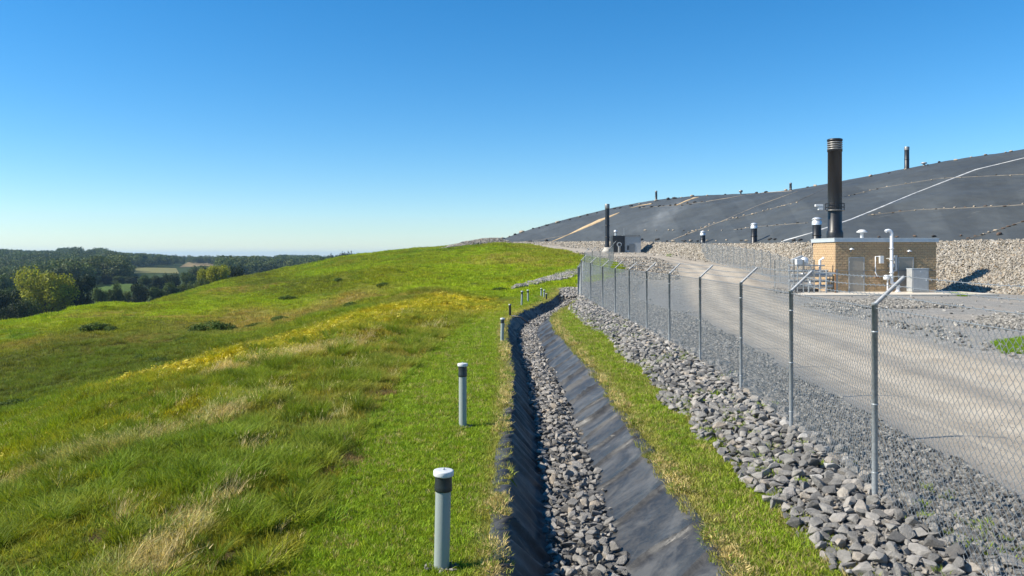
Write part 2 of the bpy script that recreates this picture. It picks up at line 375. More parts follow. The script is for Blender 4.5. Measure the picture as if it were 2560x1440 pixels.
M['arm'] = simple('galvanised_arm', (.30,.31,.32), .5, .3, .15, 20)
M['pvc'] = simple('grey_pvc', (.27,.31,.295), .42, 0, .09, 5, .1, 30, streak=True)
M['pvc_dark'] = simple('black_coupling', (.018,.024,.025), .38, 0, .3, 12)
M['cap_white'] = simple('white_plastic', (.56,.57,.57), .45, 0, .16, 14, .1, 50)
M['hdpe'] = simple('black_hdpe', (.010,.010,.012), .42, 0, .3, 3, .1, 20, streak=True)
M['hdpe_cap'] = simple('weathered_metal_cap', (.25,.245,.235), .45, .5, .2, 8)
M['silver'] = simple('silver_cap', (.66,.68,.70), .38, .5, .12, 8)
M['grey_metal'] = simple('grey_painted_metal', (.36,.37,.37), .5, .2, .1, 4, .05, 20)
M['door'] = simple('grey_door_paint', (.33,.285,.225), .5, 0, .06, 4)
M['white_trim'] = simple('white_metal_trim', (.47,.51,.54), .4, .2, .06, 3)
M['roof'] = simple('roof_membrane', (.45,.46,.46), .8, 0, .12, 2)
M['slab'] = simple('pale_slab', (.56,.50,.41), .85, 0, .12, 2, .3, 30)
M['concrete'] = simple('concrete', (.46,.42,.36), .85, 0, .14, 3, .3, 30)
M['mortar'] = simple('mortar', (.34,.25,.16), .95, 0, .15, 12)
M['pipe_white'] = simple('white_painted_pipe', (.66,.68,.71), .4, 0, .06, 6)
M['rust'] = simple('rusty_bracket', (.28,.14,.06), .8, .2, .3, 10)
M['dark'] = simple('dark_opening', (.02,.02,.022), .6, 0, .2, 5)
M['bag_dark'] = simple('dark_sandbag', (.035,.033,.032), .85, 0, .3, 5, .3, 20)
M['bag_tan'] = simple('tan_sandbag', (.34,.28,.21), .85, 0, .3, 5, .3, 20)
M['bag_brown'] = simple('brown_sandbag', (.10,.065,.045), .85, 0, .3, 5, .3, 20)
M['seam'] = simple('pale_seam_tape', (.48,.48,.47), .6, 0, .25, .8)
M['seam_dark'] = simple('dusty_seam_rope', (.13,.115,.095), .8, 0, .6, .9)
M['straw'] = simple('dry_straw', (.38,.30,.16), .9, 0, .3, 20)
m = NT('split_face_block'); a = m.n('Attribute', attribute_name='gcol'); v = m.coord('Object'); n1 = m.noise(14, 6, .75, v)
m.l(m.mix(1, a.outputs[0], m.ramp(n1.outputs[0], [(.3, .8), (.7, 1.15)]), 'MULTIPLY'), m.b.inputs['Base Color']); m.b.inputs['Roughness'].default_value = .92
m.l(m.bump(n1.outputs[0], .9, .05), m.b.inputs['Normal']); M['block'] = m.m

# ------------------------------------------------------------------ what grows or lies where (albedo survey, with hollow shading painted in)
def polyw(pts):      # [(u,v,half width m)] -> world polyline on the ground with widths
    w = [T(u, v)[:2] for u, v, _ in pts]; return w, [p[2] for p in pts]
def band(x, y, pl, soft=.6):
    w, hw = pl; d, t, _ = poly_dist(x, y, w); h = np.interp(t, range(len(hw)), hw)
    return 1-sstep(1-soft, 1+soft, d/h)
YEL = polyw([(1140,748,1.6),(1050,768,3.0),(900,806,3.2),(760,846,2.9),(620,884,2.1),(480,915,1.3),(300,955,.7)])
YEL2 = polyw([(560,1000,.8),(250,1080,.8),(0,1150,.9)])
STRAW = [polyw([(860,868,.7),(740,895,.9),(600,925,.75),(540,940,.4)]), polyw([(690,985,.25),(520,1060,.4),(300,1120,.5),(60,1200,.6),(-200,1260,.6)]), polyw([(560,1240,.15),(460,1330,.22),(330,1440,.3)])]
EARTH = [(T(u, v)[:2], r) for u, v, r in ((865,1150,.30),(800,1185,.22),(715,1285,.24),(735,1240,.18),(960,985,.35),(540,1395,.2),(1010,905,.3),(420,1290,.15),(250,1345,.2),(620,1150,.2))]
def earth(x, y):
    w = np.zeros(np.shape(x))
    for (ex, ey), r in EARTH: w = np.maximum(w, 1-sstep(.5, 1.25, np.hypot(x-ex, (y-ey)*.8)/r+.5*(fbm(x*5, y*5, 44)-.5)))
    return w
BROWN = [polyw([(250,790,4),(560,790,4),(760,800,3)]), polyw([(30,870,3),(300,860,3)]), polyw([(1430,662,3),(1330,655,4),(1230,640,5)]), polyw([(1080,740,3),(960,745,3),(860,750,3)]), polyw([(700,715,3),(560,722,3)]), polyw([(350,850,3),(60,900,4)]), polyw([(560,935,.5),(420,1000,.8)])]
LIMEB = [polyw([(700,690,5),(850,672,6),(1000,655,6),(1100,640,6)]), polyw([(1050,720,4),(1120,690,6),(1200,660,7),(1180,630,5)]), polyw([(420,742,3),(600,735,3),(760,770,3)]), polyw([(860,800,1.5),(700,860,1.6),(560,905,1.5),(300,960,1.5)]), polyw([(1250,720,3),(1430,700,3)])]
OLIVE = [polyw([(640,870,4),(420,885,5),(100,900,6)]), polyw([(500,705,5),(700,720,5),(800,725,4)]), polyw([(250,935,4),(30,980,4)])]
FIELD1 = [T(u, v)[:2] for u, v in ((318,683),(350,668),(440,672),(446,684))]
def gcol_grass(x, y):
    d = np.hypot(x, y)
    n = fbm(x*.22, y*.22, 11, 4); nb = fbm(x*.045+3, y*.03, 21, 4); nf = fbm(x*1.6, y*1.6, 31, 3)
    base = np.array((.122,.138,.010)); lush = np.array((.080,.128,.009)); dry = np.array((.175,.145,.040)); lime = np.array((.145,.185,.008))
    c = np.ones(x.shape+(3,))*base
    def mx(c, col, w): w = np.clip(w, 0, 1)[..., None]; return c*(1-w)+np.array(col)*w
    c = mx(c, lush, sstep(.52, .68, n)*.8); c = mx(c, lime, sstep(.5, .66, nb)*.85); c = mx(c, dry, sstep(.55, .72, 1-nb)*.6)
    c = mx(c, dry, sstep(.62, .8, nf)*.3)
    mow = ((x > xb(y)) & (y < 60) & (x < 6)).astype(float)
    c = mx(c, (.108,.165,.010), mow*.8); 
    c = mx(c, (.125,.145,.025), mow*(x > 1.6)*sstep(.45, .65, fbm(x*.9, y*.7, 41))*.5)
    q, t = ditch_q(x, y); edge = 1-sstep(.0, .35, np.abs(np.abs(q-.08)-1.18))
    c = mx(c, (.19,.155,.06), mow*edge*.6)
    for b in LIMEB: c = mx(c, lime, band(x, y, b, .9)*.8*sstep(.25, .55, nf*.4+n*.6))
    for b in OLIVE: c = mx(c, (.075,.082,.014), band(x, y, b, .9)*.75*sstep(.25, .5, nf*.5+n*.5))
    for b in BROWN: c = mx(c, (.20,.135,.05), band(x, y, b, .8)*.62*sstep(.3, .6, nf*.5+n*.5))
    for b in STRAW: c = mx(c, (.30,.235,.12), band(x, y, b, .8)*.6)
    c = mx(c, (.24,.185,.02), band(x, y, (YEL[0], [w*1.7 for w in YEL[1]]), .95)*.6)
    c = mx(c, (.34,.27,.008), band(x, y, YEL, .95)*(.25+.6*sstep(.35, .6, nf))); c = mx(c, (.30,.24,.01), band(x, y, YEL2, .9)*.35)
    c = mx(c, (.10,.065,.035), earth(x, y)*.9)
    hollow = sstep(-2.2, -3.6, rbf(x, y))*(1-sstep(60, 90, d)); c = mx(c, (.062,.076,.013), hollow*.85)  # olive growth, with the hollow's shading also painted into the colour
    far = sstep(230, 300, d); c = mx(c, (.045,.065,.018), far)
    f1 = far*(fbm(x*.004, y*.004, 77)); 
    return c*(1.04+.12*sstep(20, 70, d)*(1-far))[..., None]
def gravelmask(x, y):
    """1 where bare stone or dust lies instead of grass"""
    fx = fencex(y); q, t = ditch_q(x, y)
    wob = (fbm(x*1.1, y*1.1, 51)-.5)*.7
    near = (x > rockleft(y)+wob*.8) & (y < 60)
    wob2 = (fbm(x*.25, y*.25, 52)-.5)*3
    edge = np.interp(y, [58,66,72,80,90,100,110,125,145,165,190,215],[5.3,7.4,8.7,10.6,12.6,11.6,11.5,9.5,6.9,3.6,-3.0,-14])
    farm = (y >= 58) & (x > edge+wob2*.3)
    return near | farm
def gcol_gravel(x, y):
    rd, rt, _ = poly_dist(x, y, ROAD); hw = road_half(rt)
    n = fbm(x*.3, y*.3, 61, 4); nf = fbm(x*1.8, y*1.8, 62)
    def mx(c, col, w): w = np.clip(w, 0, 1)[..., None]; return c*(1-w)+np.array(col)*w
    c = np.ones(x.shape+(3,))*np.array((.22,.215,.205))
    c = mx(c, (.15,.148,.148), (x < fencex(y)+1.8)*1.0*(y < 60))
    c = mx(c, (.30,.285,.255), sstep(7, 9, x-fencex(y))*.6); c = mx(c, (.36,.315,.25), sstep(62, 84, y)*.85); c = mx(c, (.34,.30,.25), sstep(.5, .62, n)*.5*(x > 12))
    dust = 1-sstep(.72, 1.12, rd/hw); c = mx(c, (.42,.362,.285), dust)
    track = np.exp(-((rd-1.0)/.42)**2)+np.exp(-((rd-2.3)/.3)**2)*.5
    c = mx(c, (.50,.44,.355), dust*track*.75); c = mx(c, (.26,.24,.215), dust*np.exp(-(rd/.4)**2)*.55)
    return c, rd, hw
# ------------------------------------------------------------------ ground sheet (one grid, shared out between meadow, gravel and road)
ths = np.concatenate([np.linspace(-180, -42, 46)[:-1], np.linspace(-42, -37, 12)[:-1], np.linspace(-37, 37, 600), np.linspace(37, 42, 12)[1:], np.linspace(42, 180, 46)[1:]])*math.pi/180
rs = np.concatenate([[.05, 1, 1.8, 2.6, 3.4], np.exp(np.arange(math.log(4), math.log(9000), .0125))])
TH, RR = np.meshgrid(ths, rs); X = RR*np.sin(TH); Y = RR*np.cos(TH)
Z = H(X, Y); nr, na = X.shape
yd = np.sqrt(np.maximum(0, 1)) 
V = np.stack([X, Y, Z], -1).reshape(-1, 3)
i, j = np.meshgrid(np.arange(nr-1), np.arange(na-1), indexing='ij')
F = np.stack([i*na+j, i*na+j+1, (i+1)*na+j+1, (i+1)*na+j], -1).reshape(-1, 4)
xf = X.ravel(); yf = Y.ravel()
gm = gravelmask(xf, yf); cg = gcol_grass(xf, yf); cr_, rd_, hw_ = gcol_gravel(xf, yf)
isroad = gm & (rd_ < hw_+.15)
fx_, fy_ = xf[F].mean(1), yf[F].mean(1)
fg = gm[F].mean(1) >= .5; fr = isroad[F].mean(1) >= .5
front = np.ones(len(F), bool)
def submesh(name, mask, mat, cols):
    Fm = F[mask]; used = np.unique(Fm); rem = np.zeros(len(V), np.int64); rem[used] = np.arange(len(used))
    o = link(name, npmesh(name, V[used], rem[Fm], mat, True, {'gcol': cols[used]})); tag(o, kind='structure'); return o
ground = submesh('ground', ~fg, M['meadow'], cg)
yard = submesh('gravel_yard', fg & ~fr, M['gravel_ground'], cr_)
road = submesh('road', fg & fr, M['road'], cr_)
# ------------------------------------------------------------------ stones
def hull_stone(seed, n=15, flat=.62):
    r = random.Random(seed); bm = bmesh.new()
    for k in range(n):
        p = Vector((r.gauss(0, 1), r.gauss(0, 1), r.gauss(0, 1))).normalized()*r.uniform(.8, 1.05)
        bm.verts.new((p.x*r.uniform(.95, 1.1), p.y*.78, p.z*flat))
    g = bmesh.ops.convex_hull(bm, input=bm.verts); bmesh.ops.delete(bm, geom=list({e for e in g['geom_interior'] if isinstance(e, bmesh.types.BMVert)}), context='VERTS')
    bmesh.ops.recalc_face_normals(bm, faces=bm.faces)
    bmesh.ops.scale(bm, vec=(.5, .5, .5), verts=bm.verts)
    return bm
def stone_meshes(prefix, mat, cnt, flat, n=15, sm=False):
    out = []
    for k in range(cnt):
        bm = hull_stone(hash(prefix) % 1000 if False else k*31+len(prefix), n, flat)
        me = bpy.data.meshes.new(prefix)
        if sm: bmesh.ops.bevel(bm, geom=list(bm.edges), offset=.018, segments=1, affect='EDGES')
        for f in bm.faces: f.smooth = False
        bm.to_mesh(me); bm.free(); me.materials.append(mat); out.append(me)
    return out
STN = stone_meshes('stone', M['stone'], 18, .64, 12, True)
GRV = stone_meshes('gravel_stone', M['gravel'], 6, .7, 10)
TAN = stone_meshes('tan_stone', M['tan'], 6, .75, 10)
# ------------------------------------------------------------------ geometry-node scatter for what nobody could count
def proto_collection(name, meshes):
    c = bpy.data.collections.new(name)
    for k, me in enumerate(meshes): c.objects.link(bpy.data.objects.new('%s_%02d' % (name, k), me))
    return c
def scatter(name, P, rot, scl, idx, coll, col=None, parent=None):
    n = len(P); me = bpy.data.meshes.new(name); me.vertices.add(n); me.vertices.foreach_set('co', np.ascontiguousarray(P, np.float32).ravel())
    a = me.attributes.new('rot', 'FLOAT_VECTOR', 'POINT'); a.data.foreach_set('vector', np.ascontiguousarray(rot, np.float32).ravel())
    if np.ndim(scl) == 1: scl = np.stack([scl]*3, -1)
    a = me.attributes.new('scl', 'FLOAT_VECTOR', 'POINT'); a.data.foreach_set('vector', np.ascontiguousarray(scl, np.float32).ravel())
    a = me.attributes.new('idx', 'INT', 'POINT'); a.data.foreach_set('value', np.ascontiguousarray(idx, np.int32))
    if col is not None:
        a = me.attributes.new('col', 'FLOAT_COLOR', 'POINT'); c4 = np.ones((n, 4), np.float32); c4[:, :3] = col; a.data.foreach_set('color', c4.ravel())
    o = bpy.data.objects.new(name, me); COL.objects.link(o)
    if parent: o.parent = parent
    g = bpy.data.node_groups.new(name, 'GeometryNodeTree'); g.interface.new_socket('Geometry', in_out='INPUT', socket_type='NodeSocketGeometry')
    g.interface.new_socket('Geometry', in_out='OUTPUT', socket_type='NodeSocketGeometry')
    gi = g.nodes.new('NodeGroupInput'); go = g.nodes.new('NodeGroupOutput'); ip = g.nodes.new('GeometryNodeInstanceOnPoints')
    ci = g.nodes.new('GeometryNodeCollectionInfo'); ci.inputs['Collection'].default_value = coll
    ci.inputs['Separate Children'].default_value = True; ci.inputs['Reset Children'].default_value = True
    def att(nm, ty):
        q = g.nodes.new('GeometryNodeInputNamedAttribute'); q.data_type = ty; q.inputs['Name'].default_value = nm; return q.outputs['Attribute']
    e2r = g.nodes.new('FunctionNodeEulerToRotation')
    g.links.new(att('rot', 'FLOAT_VECTOR'), e2r.inputs[0]); g.links.new(gi.outputs[0], ip.inputs['Points'])
    g.links.new(ci.outputs[0], ip.inputs['Instance']); ip.inputs['Pick Instance'].default_value = True
    g.links.new(att('idx', 'INT'), ip.inputs['Instance Index']); g.links.new(e2r.outputs[0], ip.inputs['Rotation'])
    g.links.new(att('scl', 'FLOAT_VECTOR'), ip.inputs['Scale']); g.links.new(ip.outputs[0], go.inputs[0])
    mo = o.modifiers.new('scatter', 'NODES'); mo.node_group = g
    tag(o, kind='stuff'); return o
GRVC = proto_collection('gravel_variants', GRV); TANC = proto_collection('tan_variants', TAN); STNC = proto_collection('stone_variants', STN)
def rnd(n, a, b): return RNG.uniform(a, b, n)
def rrot(n, tilt=.5): return np.stack([RNG.normal(0, tilt, n), RNG.normal(0, tilt, n), rnd(n, 0, 6.283)], -1)
def individual(parent, name, meshes, P, rot, scl, idx):
    for k in range(len(P)):
        o = bpy.data.objects.new(name, meshes[int(idx[k])]); o.location = P[k]; o.rotation_euler = rot[k]; o.scale = scl[k]
        o.parent = parent; COL.objects.link(o)
def infov(x, y, mg=.72): return np.abs(x) < y*mg
def relax(x, y, s, gap=.55):
    """drop stones that sit almost inside a bigger one"""
    order = np.argsort(-s); cell = {}; keep = []
    c = s.max()
    for k in order:
        cx, cy = int(x[k]//c), int(y[k]//c); ok = True
        for ax in (cx-1, cx, cx+1):
            for ay in (cy-1, cy, cy+1):
                for q in cell.get((ax, ay), ()):
                    if (x[q]-x[k])**2+(y[q]-y[k])**2 < (gap*(s[q]+s[k])*.5)**2: ok = False; break
                if not ok: break
            if not ok: break
        if ok: cell.setdefault((cx, cy), []).append(k); keep.append(k)
    return np.array(sorted(keep))
def stone_set(root, base_xyz, size, meshes, coll, nm, nind, zoff, label_far, flatten=1.0):
    n = len(size); x, y, z = base_xyz
    app = size/np.hypot(x, y); vis = infov(x, y, .66) & (CH-z > 0) & ((CH-z)/y*FP+HV < 1450)
    order = np.argsort(-np.where(vis, app, 0)); ind = order[:nind]; rest = order[nind:]
    P = np.stack([x, y, z+zoff*size], -1); rot = rrot(n, .28); scl = np.stack([size*rnd(n, .85, 1.2), size*rnd(n, .8, 1.1), size*rnd(n, .75, 1.15)*flatten], -1)
    idx = RNG.integers(0, len(meshes), n)
    individual(root, nm, meshes, P[ind], rot[ind], scl[ind], idx[ind])
    scatter(label_far, P[rest], rot[rest], scl[rest], idx[rest], coll, None, root)

# ------------------------------------------------------------------ lined ditch
ts = []
L = np.concatenate([[0], np.cumsum(np.hypot(*np.diff(DITCH, axis=0).T))])
sN = np.concatenate([np.arange(1.5, 16, .022), np.arange(16, 30, .06), np.arange(30, L[-1], .11)])
cx_ = np.interp(sN, L, DITCH[:, 0]); cy_ = np.interp(sN, L, DITCH[:, 1])
tx = np.gradient(cx_, sN); ty = np.gradient(cy_, sN); tl = np.hypot(tx, ty); tx /= tl; ty /= tl
QP = np.array([(-1.14,-.03),(-1.12,.02),(-.98,.035),(-.90,.0),(-.52,-.50),(-.42,-.56),(.22,-.55),(.30,-.52),(1.0,-.085),(1.10,-.01),(1.22,.02),(1.27,.012),(1.30,-.04)])
ql = np.concatenate([[0], np.cumsum(np.hypot(*np.diff(QP, axis=0).T))]); qs = np.linspace(0, ql[-1], 64)
qx = np.interp(qs, ql, QP[:, 0]); qz = np.interp(qs, ql, QP[:, 1])
S2, Q2 = np.meshgrid(sN, qx, indexing='ij'); QZ = np.tile(qz, (len(sN), 1))
wob = (fbm(S2*.35, S2*0+2, 70)-.5)*.16; Qw = Q2+wob*np.where(Q2 < 0, .8, -.3) + (fbm(S2*2.3, Q2*0+np.sign(Q2)*5, 73)-.5)*.07*sstep(.9, 1.1, np.abs(Q2))
def ridge(s, c, w): return np.exp(-((s-c)/w)**2)
fold = np.zeros_like(S2); rf = random.Random(5); s0 = 1.6
onL = sstep(-1.1, -.9, Q2)*(1-sstep(-.5, -.35, Q2)); onR = sstep(.25, .4, Q2)*(1-sstep(1.15, 1.28, Q2))
while s0 < L[-1]:
    sk = rf.uniform(-1.1, -.4); cen = s0+sk*(-(Q2+.9)); w = rf.uniform(.03, .09)*(1+.6*(Q2+.9)); fold += onL*(ridge(S2, cen, w)*rf.uniform(.03, .10) - ridge(S2, cen+w*2.0, w*1.2)*.025)
    s0 += rf.uniform(.14, .62)*(1 if s0 < 30 else 1.3)
s0 = 1.9
while s0 < L[-1]:
    sk = rf.uniform(.1, .45); cen = s0+sk*(Q2-.3)+.05*np.sin(Q2*7+s0*3); big = rf.random() < .3
    fold += onR*(ridge(S2, cen, .018 if not big else .04)*(.022 if not big else .06) + .036*(sstep(-.012, .012, S2-cen)*(1-sstep(0, .5, S2-cen))))
    s0 += rf.uniform(.8, 2.0)
fold += (fbm(S2*1.1, Q2*1.6, 71)-.5)*(.05*onL+.03*onR) + (fbm(S2*5, Q2*3.5, 72)-.5)*(.016*onL+.007*onR)
CX = cx_[:, None]; CY = cy_[:, None]; TX = tx[:, None]; TY = ty[:, None]
LX = CX+TY*Qw; LY = CY-TX*Qw
nx = np.where(Q2 < 0, .64, -.6)
LX = LX+TY*nx*fold*.8; LY = LY-TX*nx*fold*.8
zb = H(LX, LY, False); LZ = zb+QZ+fold*.8
Vd = np.stack([LX, LY, LZ], -1).reshape(-1, 3); ns, nq = LX.shape
i, j = np.meshgrid(np.arange(ns-1), np.arange(nq-1), indexing='ij')
Fd = np.stack([i*nq+j, i*nq+j+1, (i+1)*nq+j+1, (i+1)*nq+j], -1).reshape(-1, 4)
ditch = link('ditch_liner', npmesh('ditch_liner', Vd, Fd, M['liner']))
tag(ditch, 'creased black plastic liner covering both banks of the long drainage ditch', 'liner')
# stones on the ditch floor
n = 15000; s = 1.5+(L[-1]-1.6)*RNG.random(n)**1.25; q = rnd(n, -.50, .40)+ (fbm(s*.5, s*0+1, 81)-.5)*.28
keep = RNG.random(n) < np.exp(-((q+.07)/.40)**4); s = s[keep]; q = q[keep]; n = len(s)
size = np.where(RNG.random(n) < .35, rnd(n, .13, .21), rnd(n, .055, .13))
bx_ = np.interp(s, L, DITCH[:, 0]); by_ = np.interp(s, L, DITCH[:, 1]); ttx = np.interp(s, sN, tx); tty = np.interp(s, sN, ty)
x = bx_+tty*q; y = by_-ttx*q; kk = relax(x, y, size, .62); x, y, size, q = x[kk], y[kk], size[kk], q[kk]
z = H(x, y, False)-.52+.10*np.exp(-(q/.25)**2)+rnd(len(x), 0, .035)+sstep(.3, .5, np.abs(q+.03))*.08
bed = empty('ditch_stones', (0, 0, 0)); tag(bed, 'bed of loose grey stones lying along the bottom of the lined ditch', 'stone bed')
stone_set(bed, (x, y, z), size, STN, STNC, 'stone', 300, .12, 'stone_fill')
n2 = 9000; s = 1.5+(L[-1]-1.6)*RNG.random(n2)**1.2; q = rnd(n2, -.46, .42); bx_ = np.interp(s, L, DITCH[:, 0]); by_ = np.interp(s, L, DITCH[:, 1]); ttx = np.interp(s, sN, tx); tty = np.interp(s, sN, ty)
x = bx_+tty*q; y = by_-ttx*q; z = H(x, y, False)-.555; sz = rnd(n2, .04, .09)
scatter('small_stone_fill', np.stack([x, y, z], -1), rrot(n2, 1), sz, RNG.integers(0, len(STN), n2), STNC, None, bed)
# ------------------------------------------------------------------ rip rap bank under the fence
n = 24000; y = 3.5+58*RNG.random(n)**1.3; a0 = rockleft(y); b0 = fencex(y)+.25; w = b0-a0; t = RNG.random(n)
x = a0+(fbm(y*.9, y*0+3, 85)-.5)*.7+t*(w+.1); size = np.where(RNG.random(n) < .38, rnd(n, .14, .25), rnd(n, .06, .14))*np.interp(y, [8, 60], [1, 1.1])
kk = relax(x, y, size, .58); x, y, size = x[kk], y[kk], size[kk]; z = H(x, y)+rnd(len(x), .0, .05)
bank = empty('rip_rap_bank', (0, 0, 0)); tag(bank, 'bank of loose grey broken rocks running along the foot of the chain link fence', 'rock bank')
stone_set(bank, (x, y, z), size, STN, STNC, 'stone', 300, .16, 'stone_fill')
n2 = 14000; y = 3.5+58*RNG.random(n2)**1.3; x = rockleft(y)+(fbm(y*.9, y*0+3, 85)-.5)*.6+RNG.random(n2)*(fencex(y)+.3-rockleft(y)); z = H(x, y)
scatter('small_stone_fill', np.stack([x, y, z], -1), rrot(n2, 1), rnd(n2, .05, .11), RNG.integers(0, len(STN), n2), STNC, None, bank)
n3 = 900; x = 4.1+RNG.normal(0, .75, n3); y = 58.6+RNG.normal(0, 1.3, n3); z = H(x, y, False)-.25+.35*np.exp(-((x-4.2)**2+(y-58.8)**2)/2.5)
scatter('end_stone_fill', np.stack([x, y, z], -1), rrot(n3, .6), rnd(n3, .12, .32), RNG.integers(0, len(STN), n3), STNC, None, bed)
# ------------------------------------------------------------------ gravel beyond the fence and heaps (uncountable)
def gscatter(name, x, y, size, meshes, coll, zo=.15, fn=None, parent=None):
    z = (fn or H)(x, y)+size*zo; n = len(x)
    return scatter(name, np.stack([x, y, z], -1), rrot(n, .6), np.stack([size*rnd(n, .8, 1.2), size*rnd(n, .8, 1.2), size*rnd(n, .7, 1.1)], -1), RNG.integers(0, len(meshes), n), coll, None, parent)
n = 60000; y = 3+75*RNG.random(n)**1.7; x = fencex(y)+.15+RNG.random(n)*4.0; rd, rt, _ = poly_dist(x, y, ROAD)
k = (rd > road_half(rt)-.25+.5*fbm(x*.8, y*.8, 90)) & (RNG.random(n) < np.clip(1.25-(x-fencex(y))/4.2, .2, 1)); x, y = x[k], y[k]
o = gscatter('verge_gravel', x, y, rnd(len(x), .04, .125)*np.interp(y, [5, 75], [1, 1.7]), GRV, GRVC); tag(o, 'coarse grey gravel between the fence and the dirt road', 'gravel')
HEAPS = ((19.7, 46.5, 3.2), (23, 46, 3.6), (20, 62, 2.6), (17.6, 66, 2.3), (26, 36, 4.8), (22, 33, 3.4), (31, 38, 6))
n = 40000; hp = RNG.integers(0, 7, 80000); hpa = np.array(HEAPS)[hp]; x = np.concatenate([rnd(n, 9, 50), hpa[:, 0]+RNG.normal(0, .55, 80000)*hpa[:, 2]]); y = np.concatenate([rnd(n, 16, 66), hpa[:, 1]+RNG.normal(0, .42, 80000)*hpa[:, 2]]); n = len(x); rd, rt, _ = poly_dist(x, y, ROAD); hh = np.zeros(n)
for hx, hy, rr in ((19.7, 46.5, 3.2), (23, 46, 3.6), (20, 62, 2.6), (17.6, 66, 2.3), (26, 36, 4.8), (22, 33, 3.4), (31, 38, 6)): hh += np.exp(-((x-hx)**2+((y-hy)*1.3)**2)/(rr*rr*.55))
side = np.exp(-((rd-road_half(rt)-1.3)/1.0)**2)*(y < 44)
k = (rd > road_half(rt)+.1) & (RNG.random(n) < np.clip((hh+side*.55)*1.7-.4+.6*(fbm(x*.4, y*.4, 91)-.5), 0.012, 1)) & infov(x, y) & ~((np.abs(x-31) < 9) & (y > 59.5)); x, y = x[k], y[k]
o = gscatter('heap_gravel', x, y, rnd(len(x), .10, .27), GRV, GRVC); tag(o, 'low heaps of grey stones scattered right of the dirt road in front of the building', 'gravel')
# loose grit on road
n = 9000; y = 5+60*RNG.random(n)**1.5; x = 10+rnd(n, -5, 8)+y*.05; rd, rt, _ = poly_dist(x, y, ROAD); k = rd < road_half(rt)+.6; x, y = x[k], y[k]
o = gscatter('road_grit', x, y, rnd(len(x), .012, .04), GRV, GRVC, .1); tag(o, 'loose grit lying on the dirt road', 'grit')
# ------------------------------------------------------------------ landfill mound: toe line, crest line, rock berm
FOOT = [unproj(*p) for p in ((3000,760,50),(2750,745,56),(2560,738,61),(2340,727,69),(2030,702,76),(1900,668,93),(1750,640,114),(1620,628,137),(1500,618,156),(1350,610,182),(1235,609,203))]
TOE = [unproj(*p) for p in ((3000,596,60),(2750,598,66),(2560,600,72),(2340,604,77),(2030,607,85),(1900,610,100),(1750,610,120),(1620,606,142),(1500,604.5,160),(1350,606,185),(1235,606,205))]
CREST = [unproj(*p) for p in ((3000,290,120),(2750,335,125),(2560,373,130),(2340,407,141),(2030,466,164),(1900,482,185),(1750,489,205),(1620,503,213),(1500,527,215),(1350,566,217),(1237,604,211))]
BUL = [1.0,1.0,1.0,.9,.8,.9,1.0,.8,.6,.3,0]
nS = 10*14
foot = catmull(FOOT, 14); toe = catmull(TOE, 14); crest = catmull(CREST, 14); bul = np.interp(np.linspace(0, 10, len(toe)), range(11), BUL)
tt = np.linspace(0, 1, 44)
def mound_pt(si, t):
    i0 = np.clip(np.floor(si).astype(int), 0, len(toe)-2); f = (si-i0)[..., None]
    a = toe[i0]*(1-f)+toe[i0+1]*f; b = crest[i0]*(1-f)+crest[i0+1]*f; bu = np.interp(si, range(len(bul)), bul)
    t1 = t[..., None]; p = a*(1-t1)+b*t1
    p[..., 2] += bu*4*t*(1-t)*1.1*np.sqrt(t+.05) + (fbm(p[..., 0]*.09, p[..., 1]*.09, 95)-.5)*1.3*t*(1-t)*4*np.clip(bu, 0, 1) + (fbm(p[..., 0]*.5, p[..., 1]*.5, 96)-.5)*.16*np.clip(bu+.2, 0, 1)
    return p
ss = np.linspace(0, len(toe)-1, 420); SI, TT = np.meshgrid(ss, np.linspace(0, 1, 90), indexing='ij')
MP = mound_pt(SI, TT)
# behind the crest the top runs on nearly flat and then falls away
back = []
for k, dd, dz in ((0, 6, .0), (1, 20, -1.2), (2, 50, -6), (3, 110, -22)):
    p = MP[:, -1].copy(); dirn = p[:, :2]/np.linalg.norm(p[:, :2], axis=1, keepdims=True); p[:, :2] += dirn*dd; p[:, 2] += dz; back.append(p[:, None])
MPa = np.concatenate([MP]+back, 1); na_, nb_ = MPa.shape[:2]
i, j = np.meshgrid(np.arange(na_-1), np.arange(nb_-1), indexing='ij')
Fm = np.stack([i*nb_+j, (i+1)*nb_+j, (i+1)*nb_+j+1, i*nb_+j+1], -1).reshape(-1, 4)
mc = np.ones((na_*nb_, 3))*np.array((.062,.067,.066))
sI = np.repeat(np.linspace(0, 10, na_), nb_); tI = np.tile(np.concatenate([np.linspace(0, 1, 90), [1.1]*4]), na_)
sheen = np.exp(-((sI-7.25+1.2*tI)/.28)**2)*sstep(.1,.3,tI)*(1-sstep(.7,.95,tI))*.5*fbm(sI*9, tI*4, 97)  # pale sheen band painted into the cover's vertex colour
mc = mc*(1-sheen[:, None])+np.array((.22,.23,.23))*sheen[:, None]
mc *= (.9+.2*fbm(sI*3, tI*2, 98))[:, None]; pn = np.floor(sI*3.2-tI*2.2); mc *= (.88+.26*hash2(pn, np.floor(tI*1.0+pn*.37), 7))[:, None]
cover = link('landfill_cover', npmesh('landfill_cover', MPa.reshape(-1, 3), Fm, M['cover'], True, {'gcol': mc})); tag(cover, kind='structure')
from mathutils.bvhtree import BVHTree
_bv = BVHTree.FromPolygons([tuple(p) for p in MP.reshape(-1, 3)[:]], [tuple(f) for f in (lambda a, b: np.stack([a*90+b, (a+1)*90+b, (a+1)*90+b+1, a*90+b+1], -1).reshape(-1, 4))(*np.meshgrid(np.arange(419), np.arange(89), indexing='ij')).tolist()])
def onmound(u, v):
    for dv in range(0, 40, 1):
        h = _bv.ray_cast(Vector((0, 0, CH)), Vector(((u-CU)/FP, 1, -(v+dv-HV)/FP)).normalized())
        if h[0]: return h[0]
    return None
